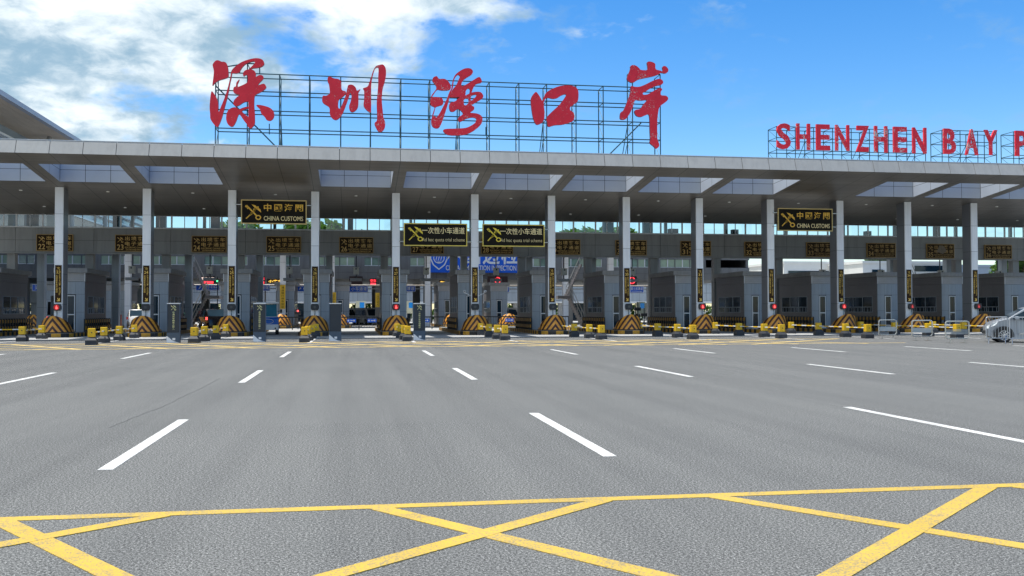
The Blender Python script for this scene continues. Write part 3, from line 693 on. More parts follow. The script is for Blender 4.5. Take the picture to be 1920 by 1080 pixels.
for px, lab in (((452, 374, 575, 421), 'black customs sign with gold emblem hanging between signs 25 and 26'), ((1458, 390, 1561, 434), 'black customs sign with gold emblem hanging between signs 32 and 33')):
    x0, z0, x1, z1 = rect(*px, 64.55); customs_sign((x0+x1)/2, (z0+z1)/2, x1-x0, z1-z0, lab, ('中國海關', 'CHINA CUSTOMS'), 'o')
for px, lab in (((757, 418, 876, 462), 'black sign about a quota scheme hanging between signs 27 and 28'), ((904.5, 420, 1021, 463), 'black sign about a quota scheme hanging between signs 28 and 29')):
    x0, z0, x1, z1 = rect(*px, 64.55); customs_sign((x0+x1)/2, (z0+z1)/2, x1-x0, z1-z0, lab, ('一次性小车通道', 'Ad hoc quota trial scheme'), 'y')
LS = {22: (68.5, 137, 439, 471), 23: (216, 283, 440, 472), 24: (359.5, 424.5, 442, 473.5), 25: (499.5, 564.5, 443, 474), 26: (636, 700, 444.5, 475), 27: (770, 832, 446, 476), 28: (902, 962, 447, 477),
      29: (1029, 1088, 448.5, 478), 30: (1154, 1212.5, 450, 479), 31: (1276, 1333, 451.5, 480), 32: (1396, 1451, 453, 481), 33: (1512, 1568, 454, 482), 34: (1625, 1679, 455.5, 483), 35: (1737, 1789, 457, 484.5), 36: (1846, 1897, 459, 485.5)}
for n_, (a, b, c, d) in LS.items():
    x0, z0, x1, z1 = rect(a, c, b, d, 73.2); w, h = x1-x0, z1-z0
    t = thing('lane_sign', ((x0+x1)/2, 73.2, z0), ('faded ' if n_ > 34 else '')+'brown lane sign numbered %d on the grey bridge' % n_, 'sign', 'numbered lane signs on the bridge')
    g = MB(); framed(g, -w/2, 0, w/2, h, .04, m_goldDD, y=-.03, dep=.12); g.build('frame', t)
    g = MB(); g.box((-w/2+.035, -.03, .035), (w/2-.035, .085, h-.035), m_signBr); g.build('panel', t)
    md = m_goldDD if n_ > 32 else m_goldD; y = -.036; g = MB()
    emblem(g, -w/2+.36, h*.70, .22, y, md); put_text(g, str(n_), -w/2+.14, h*.10, -w/2+.58, h*.42, y, md, bold=.008)
    put_text(g, '出境客车', -.42*w+.48, h*.66, w/2-.10, h*.90, y, md, spacing=1.25, bold=.006); put_text(g, '电子通道', -.42*w+.48, h*.35, w/2-.10, h*.60, y, md, spacing=1.25, bold=.006)
    put_text(g, 'ELECTRONIC CHANNEL FOR', -.42*w+.48, h*.20, w/2-.10, h*.29, y, md, bold=.01); put_text(g, 'OUTBOUND PRIVATE CAR', -.42*w+.55, h*.07, w/2-.17, h*.16, y, md, bold=.01)
    g.build('lettering', t)
    if n_ == 35:                                            # peeling film
        g = MB(); g.add([(-.35, y-.004, h*.45), (-.1, y-.004, h*.9), (.3, y-.004, h*.85), (.55, y-.004, h*.5), (.2, y-.004, h*.3)], [(0, 1, 2, 3, 4)], mat('peeled_film', (.20, .15, .10), .6, 0, .3, 6)); g.build('peeled_patch', t)
# cameras hung under the bridge
def mk_cam():
    t = thing('overhead_camera', (0, 0, 0), 'x', 'camera', 'camera units hung below the bridge')
    g = MB(); g.bar((0, 0, -.9), (0, 0, 1.0), .045, m_dark); g.build('pole', t)
    g = MB(); g.bbox((-.22, -.38, -.62), (.20, -.02, -.12), m_cream, .04); g.box((-.25, -.42, -.12), (.23, 0, -.09), m_cream); h = g.build('housing', t)
    g = MB(); g.bar((-.02, -.42, -.22), (-.02, -.37, -.22), .06, m_dark, 12); g.build('lens', h)
    g = MB(); g.bbox((-.46, -.30, -1.12), (.42, -.02, -.90), m_band, .03); g.build('lamp_bar', t); return t
cam0 = mk_cam(); first = True
for n_, (px, py) in {23: (249, 483), 24: (394, 485), 25: (543.5, 487), 26: (668, 488), 27: (799, 490), 28: (930, 492), 29: (1057, 492), 30: (1185, 494), 33: (1540, 496), 34: (1650, 497), 35: (1762, 498), 36: (1870, 499)}.items():
    p = at(px, py, 73.9); o = cam0 if first else copy_tree(cam0); first = False
    o.location = (p.x, 73.9, 4.95); o['label'] = 'cream camera box and lamp bar hanging below lane sign %d' % n_
# ------------------------------------------------------------------ roof signs
def catmull(p, n=4):
    out = []; L_ = len(p)
    for i in range(L_):
        p0, p1, p2, p3 = (Vector(p[(i+k-1) % L_]) for k in range(4))
        for j in range(n):
            t = j/n; out.append(.5*((2*p1)+(p2-p0)*t+(2*p0-5*p1+4*p2-p3)*t*t+(3*p1-p0-3*p2+p3)*t**3))
    return out
def shape_mesh(mb, outer, holes, Y, y0, dep, ox, oy, sc, m, me_):
    def W(q): p = at(ox+q[0]/sc, oy+q[1]/sc, Y); return (p.x, p.z)
    cu = bpy.data.curves.new('stroke', 'CURVE'); cu.dimensions = '2D'; cu.fill_mode = 'FRONT'
    loops = []
    for pl in [outer]+holes:
        pts = [W(q) for q in catmull(pl, 3)]; loops.append(pts)
        sp = cu.splines.new('POLY'); sp.points.add(len(pts)-1); sp.use_cyclic_u = True
        for k, p in enumerate(pts): sp.points[k].co = (p[0], p[1], 0, 1)
    ob = bpy.data.objects.new('stroke', cu); C.objects.link(ob); dg = bpy.context.evaluated_depsgraph_get()
    me = bpy.data.meshes.new_from_object(ob.evaluated_get(dg))
    mb.add([(v.co.x, y0, v.co.y) for v in me.vertices], [tuple(p.vertices) for p in me.polygons], m)
    bpy.data.objects.remove(ob); bpy.data.curves.remove(cu); bpy.data.meshes.remove(me)
    for pts in loops:
        n = len(pts); mb.add([(p[0], y0, p[1]) for p in pts]+[(p[0], y0+dep, p[1]) for p in pts], [(k, (k+1) % n, n+(k+1) % n, n+k) for k in range(n)], me_)
m_edge = mat('letter_side', (.10, .012, .06), .5, 0, .15, 4)
CH = []
CH.append(('red calligraphy character at the left end of the roof sign', 380, 100, 10.8, [
 ([(320,155),(390,183),(440,185),(490,215),(520,300),(530,400),(525,490),(440,530),(330,565),(250,620),(215,665),(205,650),(222,520),(235,380),(210,260),(225,215),(270,165)], []),
 ([(195,780),(240,830),(300,940),(328,1060),(322,1150),(338,1195),(375,1100),(430,970),(490,800),(540,620),(578,440),(585,385),(620,325),(700,255),(800,190),(920,145),(1050,115),(1150,118),(1215,145),(1248,195),(1248,245),(1190,290),(1110,308),(1030,318),(950,330),(1000,280),(1060,215),(1062,190),(1040,178),(960,195),(880,230),(820,285),(775,350),(755,395),(690,420),(615,415),(602,430),(590,500),(560,640),(540,760),(510,900),(470,1050),(430,1200),(390,1340),(330,1480),(300,1500),(250,1465),(170,1350),(160,1240),(150,1100),(160,950),(175,830)], []),
 ([(830,470),(825,420),(860,365),(930,340),(1000,340),(1060,375),(1085,430),(1080,490),(1150,455),(1210,460),(1240,500),(1225,540),(1150,620),(1130,660),(1190,640),(1250,630),(1290,680),(1285,720),(1220,775),(1130,825),(1070,860),(1055,920),(1050,1060),(1060,1200),(1065,1400),(1045,1470),(990,1525),(955,1520),(915,1470),(930,1300),(935,1100),(930,1000),(900,990),(830,1010),(740,1070),(670,1080),(630,1040),(640,970),(700,900),(760,855),(720,845),(650,820),(625,770),(640,700),(680,680),(690,610),(750,540),(740,580),(715,640),(720,690),(760,680),(850,640),(910,600),(920,540),(915,460),(870,455),(850,475)], []),
 ([(640,1105),(700,1115),(740,1145),(830,1110),(920,1092),(940,1120),(860,1150),(800,1190),(850,1240),(935,1310),(960,1400),(940,1500),(915,1460),(840,1370),(755,1250),(720,1290),(690,1380),(640,1470),(590,1497),(520,1450),(488,1370),(485,1290),(505,1200),(560,1135)], []),
 ([(1090,1063),(1160,1058),(1260,1078),(1370,1118),(1440,1188),(1455,1268),(1430,1338),(1370,1378),(1300,1358),(1260,1298),(1190,1228),(1180,1178),(1150,1128)], [])]))
CH.append(('red calligraphy character with a long hooked stroke, second in the roof sign', 600, 110, 7.2, [
 ([(105,270),(130,250),(190,275),(250,285),(285,320),(290,400),(300,435),(345,450),(350,480),(300,530),(255,565),(245,640),(255,680),(280,670),(310,600),(345,510),(370,400),(385,365),(435,360),(480,395),(500,440),(545,420),(520,470),(520,560),(515,650),(490,700),(440,730),(405,710),(392,650),(410,600),(425,530),(422,490),(405,475),(385,540),(350,640),(310,740),(270,800),(220,835),(170,815),(135,760),(130,680),(110,650),(60,620),(30,580),(40,510),(80,510),(130,480),(130,420),(120,350),(105,320)], []),
 ([(580,410),(640,385),(665,330),(690,260),(710,190),(750,115),(800,95),(850,90),(885,140),(890,230),(870,330),(845,420),(835,520),(835,600),(845,700),(855,800),(880,870),(870,950),(830,992),(790,990),(755,940),(735,880),(768,840),(768,740),(765,600),(775,480),(785,350),(785,250),(790,150),(775,125),(745,140),(725,190),(700,290),(690,400),(688,500),(688,720),(650,720),(590,650),(595,560),(595,440)], [])]))
CH.append(('dense red calligraphy character in the middle of the roof sign', 795, 115, 7.2, [
 ([(125,225),(170,210),(200,245),(270,245),(320,275),(355,330),(355,380),(310,400),(230,400),(175,392),(130,450),(108,488),(150,490),(230,500),(255,540),(250,590),(200,610),(155,628),(140,680),(120,745),(108,740),(125,680),(140,628),(95,605),(80,560),(88,500),(95,475),(118,440),(160,385),(160,340),(125,295),(110,265)], []),
 ([(385,370),(365,420),(345,490),(320,580),(290,680),(250,800),(210,890),(170,912),(120,895),(95,840),(105,760),(140,745),(165,765),(200,720),(260,610),(310,500),(340,420),(365,380),(375,320),(390,250),(420,190),(480,140),(550,105),(620,105),(655,140),(640,185),(570,230),(520,270),(500,325),(520,345),(600,300),(680,250),(740,220),(770,255),(770,295),(700,315),(660,370),(640,425),(610,445),(615,390),(590,375),(560,410),(550,470),(480,490),(400,495),(350,490),(358,440),(385,385),(430,330),(470,240),(480,210),(455,190),(425,215),(400,270),(390,330)], []),
 ([(640,430),(700,420),(760,425),(795,470),(780,510),(700,560),(640,600),(670,620),(670,660),(620,700),(700,710),(760,735),(785,780),(770,850),(700,920),(600,980),(490,1005),(320,1000),(255,945),(290,920),(430,915),(560,905),(640,870),(690,830),(700,780),(640,765),(560,785),(480,825),(455,790),(470,760),(520,720),(500,680),(450,650),(400,685),(350,680),(335,620),(350,570),(420,545),(480,490),(560,465)], [[(540,520),(590,510),(597,560),(565,600),(535,590)], [(635,475),(700,458),(690,490),(630,540)]])]))
CH.append(('open box shaped red calligraphy character, fourth in the roof sign', 980, 145, 10.8, [
 ([(250,310),(290,335),(335,400),(375,475),(395,480),(430,390),(480,310),(600,240),(740,190),(880,175),(1000,185),(1080,230),(1115,300),(1115,440),(1090,510),(1010,570),(950,620),(955,680),(1010,720),(1035,800),(1010,890),(900,940),(780,970),(640,980),(510,1010),(485,920),(470,860),(500,790),(600,690),(730,570),(830,440),(870,370),(840,355),(760,385),(690,430),(600,445),(500,425),(440,460),(415,540),(430,700),(425,850),(380,930),(290,970),(240,930),(200,820),(170,650),(155,480),(180,390)], [])]))
CH.append(('red calligraphy character with a long straight stem, right end of roof sign', 1140, 105, 10.8, [
 ([(440,220),(490,195),(560,215),(620,265),(650,295),(780,295),(782,200),(775,145),(810,125),(860,130),(900,145),(940,180),(950,280),(1050,310),(1075,325),(1095,305),(1085,240),(1120,215),(1170,235),(1205,290),(1190,340),(1140,365),(1065,352),(1040,365),(970,400),(870,430),(720,460),(600,490),(510,545),(460,550),(400,520),(370,475),(385,410),(420,330),(440,260)], []),
 ([(450,625),(520,635),(620,635),(740,590),(880,520),(1010,475),(1080,500),(1100,550),(1060,595),(950,620),(840,670),(750,730),(690,760),(700,795),(780,790),(870,740),(960,690),(1040,660),(1080,690),(1050,740),(1060,805),(1150,815),(1195,850),(1195,900),(1130,960),(1060,1010),(1020,1060),(1000,1150),(982,1300),(980,1600),(985,1700),(1015,1780),(1015,1840),(960,1885),(900,1830),(830,1770),(840,1700),(832,1500),(828,1300),(810,1195),(740,1210),(650,1245),(560,1220),(520,1140),(550,1100),(640,1080),(700,990),(770,905),(640,915),(540,905),(500,1000),(450,1130),(390,1230),(340,1290),(270,1300),(230,1270),(240,1160),(300,1110),(350,1000),(400,870),(440,740)], [])]))
YS = 58.0
for k, (lab, ox, oy, sc, strokes) in enumerate(CH):
    g = MB()
    for q, (outer, holes) in enumerate(strokes): shape_mesh(g, outer, holes, YS, YS-.18-.004*q, .16, ox, oy, sc, m_red, m_edge)
    o = g.build('roof_character'); tag(o, lab, 'sign letter', 'large red characters on the roof'); o['peel'] = [-.03, .03, .015, -.01, .02][k]
def zpx(px, py, Y=YS): return at(px, py, Y).z
def lattice(name, lab, posts, ys, xr, pxref, depth, rb, top=None, group=None):
    t = thing(name, (0, YS, 0), lab, 'sign frame', group); xs = [at(p, pxref[1], YS).x for p in posts]; zl = [zpx(pxref[0], y) for y in ys]; r = rb
    def zz(px): return 0
    g = MB(); zt_ = [max(zl)]*len(xs)
    if top: zt_ = [max(zl) if not f else zpx(posts[k], f) for k, f in enumerate(top)]
    for x, z in zip(xs, zt_): g.bar((x, 0, ZR), (x, 0, z), r, m_steel, 6)
    for z in zl: g.bar((xs[0], 0, z), (xs[-1], 0, z), r, m_steel, 6)
    g.build('front_truss', t); g = MB()
    for x, z in zip(xs, zt_): g.bar((x, depth, ZR), (x, depth, z), r, m_steel, 6)
    for z in zl: g.bar((xs[0], depth, z), (xs[-1], depth, z), r, m_steel, 6)
    g.build('rear_truss', t); g = MB()
    for k, (x, zt1) in enumerate(zip(xs, zt_)):
        lv = [ZR]+sorted(zl)
        for a, b in zip(lv, lv[1:]): g.bar((x, 0, b), (x, depth, b), r*.8, m_steel, 6); g.bar((x, 0, a), (x, depth, b), r*.55, m_steel, 5)
        if zt1 > lv[-1]+.1: g.bar((x, 0, zt1), (x, depth, zt1), r*.8, m_steel, 6)
        if k % 3 == 2: g.bar((x, depth, lv[2] if len(lv) > 2 else lv[-1]), (x, depth+1.6, ZR), r*.8, m_steel, 6); g.bar((x, depth, lv[1]), (x, depth+1.0, ZR), r*.6, m_steel, 6)
    g.build('bracing', t); return t, xs, zl
posts = [404, 463.7, 524, 580, 638.7, 695, 751.7, 806, 861, 917.4, 973, 1025, 1080, 1131, 1186, 1238]
fr, xs, zl = lattice('roof_sign_frame', 'dark steel lattice carrying the five large red characters on the roof', posts, (153.9, 186, 220.6, 253.9), None, (917, 200), 1.15, .034,
                     [128, 119, 0, 0, 0, 0, 0, 0, 0, 0, 0, 0, 0, 0, 132, 140])
g = MB(); z1 = zpx(463.7, 119); g.bar((xs[0], 0, zpx(404, 128)), (xs[1], 0, z1), .04, m_steel, 6); g.bar((xs[1], 0, z1), (at(495, 121, YS).x, 0, z1), .04, m_steel, 6)
g.bar((at(487, 121, YS).x, 0, z1), (at(487, 121, YS).x, 0, zl[0]), .035, m_steel, 6)
g.bar((xs[0], .2, zpx(404, 160)), (at(525, 268, YS).x, .2, ZR), .04, m_steel, 6); g.bar((xs[-2]+.6, .2, zl[2]), (at(1136, 282, YS).x, .2, ZR), .04, m_steel, 6)
g.bar((xs[-2], 0, zpx(1186, 132)), (xs[-1], 0, zpx(1238, 140)), .04, m_steel, 6)
for px, p0, p1 in ((505, 232, 252), (1069, 165, 160), (911, 238, 254), (1221, 157, 166)): g.bar((at(px, p0, YS).x, 0, zpx(px, p0)), (at(px, p1, YS).x, 0, zpx(px, p1)), .03, m_steel, 6)
g.build('diagonal_brace', fr)
Y2 = YS; words_ = [([1456, 1491, 1525.5, 1561, 1596, 1630, 1665.6, 1700, 1735], 'first'), ([1766, 1800, 1833, 1868], 'second'), ([1900, 1934, 1968, 2002], 'third')]
for ps, w_ in words_:
    lattice('roof_letter_frame', 'low steel lattice under the %s word of red capitals on the roof' % w_, ps, (ps[0]*.0225+237-1456*.0225, ps[0]*.0225+258-1456*.0225, ps[0]*.0225+281-1456*.0225), None, (ps[0], 250), 1.25, .026, None, 'lattices under the red capitals')
EL = [('S', 1456, 1482.5, 231, 280), ('H', 1493, 1519, 231.5, 281), ('E', 1530, 1556, 233, 282), ('N', 1566, 1592.5, 234, 283), ('Z', 1604.5, 1629, 235.5, 284.5), ('H', 1639, 1664, 236, 286), ('E', 1674.5, 1700.5, 237.5, 286), ('N', 1710.5, 1737, 239, 288),
      ('B', 1768.5, 1792, 241, 289), ('A', 1809, 1834, 242, 291), ('Y', 1845, 1870, 243.5, 291), ('P', 1903, 1928, 245, 293)]
seen = {}
for k, (ch, a, b, c, d) in enumerate(EL):
    seen[ch] = seen.get(ch, 0)+1; o_ = {1: 'first', 2: 'second'}[seen[ch]]
    x0, z0, x1, z1 = rect(a, c, b, d, YS-.1); g = MB()
    put_text(g, ch, x0, z0, x1, z1, YS-.16, m_red, bold=.020, thick=.14)
    o = g.build('roof_letter'); o['peel'] = [0, .05, .02, .045, .03, .06, .06, .04, .06, .06, .04, .05][k]
    tag(o, ('%s red capital letter %s' % (o_, ch) if ch in 'HEN' else 'red capital letter %s' % ch)+' on the low steel roof lattice', 'sign letter', 'red capital letters on the roof')
# ------------------------------------------------------------------ sign boards standing on the road
def board(px, py, word, lab):
    p = gr(px, py); t = thing('sign_board', (p.x, p.y+.1, 0), lab, 'sign board', 'upright sign boards standing on the road'); w, h = .29, 2.02
    g = MB(); g.box((-w, -.10, .52), (w, .10, h-.06), m_slate); g.build('panel', t)
    g = MB(); g.box((-w-.025, -.13, .52), (-w, .13, h), m_slate2); g.box((w, -.13, .52), (w+.025, .13, h), m_slate2); g.box((-w-.03, -.14, h-.05), (w+.03, .14, h), m_alu); g.build('frame', t)
    g = MB(); g.box((-w-.03, -.14, .0), (w+.03, .14, .515), m_slate2)
    pts = [(-w-.03, .012), (w+.03, .012), (w*.4, .06), (-.05, .13), (-w*.6, .25), (-w-.03, .36)]
    b = g.build('base', t); g = MB(); g.prism(pts, -.148, -.142, m_whiteL); g.box((-.04, -.148, .14), (.10, -.142, .25), m_whiteL); g.build('emblem', b)
    if word:
        g = MB(); y = -.106; emblem(g, 0, 1.78, .14, y, m_grnL)
        for k, ch in enumerate(word): z = 1.50-.105*k; put_text(g, ch, -.055, z, .055, z+.09, y, m_grnL, bold=.01) if ch != '一' else put_text(g, ch, -.055, z+.04, .055, z+.05, y, m_grnL)
        g.build('lettering', t)
    return t
board(325, 643, '非通关车辆禁止驶入', 'dark upright board with yellow lettering standing left of sign 25')
board(486.5, 641, '非通关车辆禁止驶入', 'dark upright board with yellow lettering beside the blue cart')
board(628.5, 640, '', 'blank dark upright board standing right of sign 26')
board(786.5, 638, '一次性小车专用通道', 'dark upright board with lettering and white emblem right of sign 27')
# ------------------------------------------------------------------ rails and barriers at right
def guard(px0, px1, pt, pb, lab, film):
    a = gr(px0+4, pb); b = gr(px1-4, pb+.5); Y = (a.y+b.y)/2; x0, x1 = at(px0, pb, Y).x, at(px1, pb, Y).x; h = at(px0, pt, Y).z
    t = thing('pedestrian_rail', ((x0+x1)/2, Y, 0), lab, 'rail', 'low stainless rails on the road'); w = (x1-x0)/2; r = .035; k = .10
    g = MB(); lp = [(-w, .22), (-w, h-k), (-w+k*.3, h-k*.3), (-w+k, h), (w-k, h), (w-k*.3, h-k*.3), (w, h-k), (w, .22+k), (w-k, .22), (-w+k, .22), (-w, .22+k)]
    g.path([(x, 0, z) for x, z in lp], r, m_stain, 8)
    g.build('frame', t)
    for sx in (-1, 1):
        g = MB(); g.bar((sx*w*.62, 0, .22), (sx*w*.62, 0, .02), .03, m_stain); g.box((sx*w*.62-.04, -.28, 0), (sx*w*.62+.04, .28, .02), m_stain); g.build('foot', t)
    g = MB(); g.add([(-w+.04, 0, .42), (w-.04, 0, .42), (w-.04, 0, h-.38), (-w+.04, 0, h-.38)], [(0, 1, 2, 3)], film); g.build('film_panel', t); return t
m_film = glass_mat('clear_film', (.72, .76, .78), .16)
def film_mat(name, a):
    M, N, L, b = newmat(name, .35); tr = N.new('ShaderNodeBsdfTransparent'); b.inputs['Base Color'].default_value = (.50, .54, .54, 1)
    ms = N.new('ShaderNodeMixShader'); ms.inputs[0].default_value = a; L.new(tr.outputs[0], ms.inputs[1]); L.new(b.outputs[0], ms.inputs[2]); L.new(ms.outputs[0], N['Material Output'].inputs[0]); return M
m_milk = film_mat('milky_film', .85); m_haze = film_mat('thin_film', .45)
guard(1648, 1681, 600, 635, 'stainless rail with milky film, leftmost of the three low rails', m_milk)
guard(1710, 1748, 601, 638.5, 'stainless rail with milky film, middle of the three low rails', m_milk)
guard(1773, 1817, 602.5, 643, 'stainless rail with thin clear film, nearest the van', m_haze)
def crowd(px0, px1, pt, pb, lab):
    Y = gr(px0, pb).y; x0, x1 = at(px0, pb, Y).x, at(px1, pb, Y).x; h = at(px0, pt, Y).z; zb = .26
    t = thing('crowd_barrier', ((x0+x1)/2, Y, 0), lab, 'barrier', 'tubular crowd barriers by the van'); w = (x1-x0)/2
    g = MB(); k = .06; g.path([(-w, 0, zb), (-w, 0, h-k), (-w+k, 0, h), (w-k, 0, h), (w, 0, h-k), (w, 0, zb), (-w, 0, zb)], .024, m_galv); g.build('frame', t)
    g = MB(); n = 7 if w > .45 else 5
    for j in range(1, n): x = -w+2*w*j/n; g.bar((x, 0, zb), (x, 0, h), .009, m_galv, 6)
    g.build('bars', t)
    for sx in (-1, 1):
        g = MB(); x = sx*(w-.12); g.bar((x, 0, zb), (x-.16, -.22, 0), .018, m_stain, 6); g.bar((x, 0, zb), (x+.14, .22, 0), .018, m_stain, 6); g.build('foot', t)
crowd(1849.5, 1889.5, 594.5, 644.5, 'grey tubular crowd barrier in front of the van wheel')
crowd(1893.5, 1936, 595, 645.5, 'grey tubular crowd barrier in front of the van door')
# ------------------------------------------------------------------ inspection hall behind the bridge
YH = 106.0
hx0, hx1 = at(-120, 500, YH).x, at(1405, 500, YH).x
hall = thing('inspection_hall', (0, 0, 0), 'dark grey inspection hall with a strip of greenish office windows beyond the bridge', 'building')
g = MB(); z0, z1, z2, z3 = 5.05, 6.45, 7.35, 9.2
x = hx0
while x < hx1-.5:
    b = min(hx1, x+5.6)
    g.box((x+.012, YH, z0), (b-.012, YH+.1, (z0+z1)/2-.01), m_hallw); g.box((x+.012, YH, (z0+z1)/2+.01), (b-.012, YH+.1, z1), m_hallw); x = b
g.box((hx0, YH+.06, z0+.01), (hx1, YH+.3, z1-.02), m_joint); g.box((hx0, YH, z2), (hx1, YH+.3, z3), m_hallw)
g.box((hx1-.3, YH+.3, z0), (hx1, YH+22, z3), m_hallw); g.box((hx0, YH+22, z0), (hx1, YH+22.3, z3), m_hallw); g.box((hx0, YH+.02, z3), (hx1, YH+22.3, z3+.3), m_conc)
g.build('wall', hall)
g = MB(); g.box((hx0, YH+.3, z0+.02), (hx1-.3, YH+22, z0+.3), m_hallw); g.build('floor_slab', hall)
g = MB(); g.box((hx0, 91.5, 8.4), (hx1, 100.5, 8.8), m_hallw); g.build('unseen_shade_roof', hall)  # added roof, unseen behind the bridge, to shade the second row of booths
x = hx0+.5; k = 0; rr = random.Random(5)
while x < hx1-6:
    w = rr.choice([4.4, 4.8, 3.9]); g = MB(); n = int(w/.78)
    for j in range(n+1): g.box((x+w*j/n-.05, YH+.02, z1), (x+w*j/n+.05, YH+.14, z2), m_alu if (j % 2) else m_hallw)
    g.box((x, YH+.03, z1), (x+w, YH+.13, z1+.06), m_alu)
    f = g.build('window', hall); g = MB()
    g.box((x, YH+.10, z1), (x+w, YH+.12, z2), m_glassF); g.build('pane', f)
    for j in range(n):
        if rr.random() > .55: continue
        g = MB(); g.box((x+w*j/n+.06, YH+.085, z1+.07), (x+w*(j+1)/n-.06, YH+.098, z2), mat('window_blind', (.33, .42, .30), .7, 0, .1, 2)); g.build('blind', f)
    x2 = x+w; g = MB(); g.box((x2, YH, z1), (x2+1.0, YH+.2, z2), m_hallw); g.build('pier', hall); x = x2+1.0
for i in range(-3, 9):
    for yy, dx in ((YH+.5, 0), (YH+20, 0)):
        xx = cx(i)+dx
        if not hx0 < xx < hx1: continue
        g = MB(); g.box((xx-.45, yy, 0), (xx+.45, yy+.9, z0), m_hallw); g.build('pillar', hall)
for px in (239, 530, 622, 802, 1061, 1146):                  # pale free pillars in front of the hall
    p = at(px, 560, 96); g = MB()
    for a, b in ((0, 2.1), (2.1, 4.2), (4.2, 6.3), (6.3, 8.4)): g.box((p.x-.27, 96, a+.008), (p.x+.27, 96.55, b-.008), m_col)
    g.box((p.x-.255, 96.02, 0), (p.x+.255, 96.53, 8.4), m_joint)
    tag(g.build('pillar'), {239: 'pale pillar beyond lane 23 behind the white car', 530: 'pale pillar carrying a yellow sign beyond lane 25', 622: 'pale pillar carrying a yellow sign just right of sign 26',
                            802: 'pale pillar in front of the blue inspection sign', 1061: 'pale pillar standing beyond the lane right of sign 29', 1146: 'pale pillar beside the stairs left of sign 30'}[px], 'pillar', 'pale free standing pillars')
for px, y0, y1, lab in ((530, 534, 579, 'yellow upright sign with dark lettering on a pale pillar beyond lane 25'), (625, 548, 572, 'yellow upright sign half hidden behind the blank board'), (709, 549, 576, 'narrow yellow upright sign beside the booth left of sign 27')):
    a, c = at(px-5.2, y0, 95.9), at(px+5.2, y1, 95.9); g = MB(); t = thing('pillar_sign', ((a.x+c.x)/2, 95.9, c.z), lab, 'sign', 'yellow upright signs'); w = (c.x-a.x)/2; h = a.z-c.z
    g = MB(); g.box((-w, 0, 0), (w, .08, h), m_yelsign); g.build('panel', t); g = MB()
    for k, ch in enumerate('减速慢行停车验证'): z = h-.14-(h-.2)*(k+1)/8; put_text(g, ch, -w*.5, z+.03, w*.5, z+(h-.2)/8-.03, -.006, m_signB)
    g.build('lettering', t)
# blue immigration sign on the hall
x0, z0_, x1, z1_ = rect(801, 438, 973, 511.5, YH-.5); t = thing('inspection_sign', (x0, YH-.5, z0_), 'large blue sign with white shield and lettering behind the two quota signs', 'sign')
w, h = x1-x0, z1_-z0_
g = MB(); g.box((0, 0, 0), (w, .3, h), m_blue); g.build('panel', t)
def sx_(px): return at(px, 490, YH-.5).x-x0
def sz_(py): return at(880, py, YH-.5).z-z0_
g = MB(); y = -.02
put_text(g, '中国边检', sx_(838), sz_(496), sx_(971), sz_(458), y, m_whiteL, spacing=1.15, bold=.02)
put_text(g, 'CHINA IMMIGRATION INSPECTION', sx_(836), sz_(507), sx_(968), sz_(497.5), y, m_whiteL, bold=.012); g.build('lettering', t)
g = MB(); cxs, czs, s_ = sx_(823), sz_(484), 1.05
out = [(-.95, .8), (0, 1.05), (.95, .8), (.92, -.1), (.62, -.75), (0, -1.25), (-.62, -.75), (-.92, -.1)]
P = [(cxs+u*s_, y, czs+v*s_) for u, v in out]; Q = [(cxs+u*s_*.86, y, czs+v*s_*.88) for u, v in out]
g.add(P+Q, [(k, (k+1) % 8, 8+(k+1) % 8, 8+k) for k in range(8)], m_whiteL)
n = 20; V = []
for k in range(n): a = 2*math.pi*k/n; V += [(cxs+.58*s_*math.cos(a), y, czs+.58*s_*math.sin(a)), (cxs+.50*s_*math.cos(a), y, czs+.50*s_*math.sin(a))]
g.add(V, [(2*k, 2*((k+1) % n), 2*((k+1) % n)+1, 2*k+1) for k in range(n)], m_whiteL)
for u in (-.25, 0, .25): g.add([(cxs+(u-.1)*s_, y, czs-.25*s_), (cxs+(u-.04)*s_, y, czs-.25*s_), (cxs+(u+.1)*s_, y, czs+.25*s_), (cxs+(u+.02)*s_, y, czs+.28*s_)], [(0, 1, 2, 3)], m_whiteL)
for v in (-.42, -.3): g.add([(cxs-.38*s_, y, czs+v*s_), (cxs, y, czs+(v-.08)*s_), (cxs+.38*s_, y, czs+v*s_), (cxs, y, czs+(v-.02)*s_)], [(0, 1, 2, 3)], m_whiteL)
g.build('emblem', t)
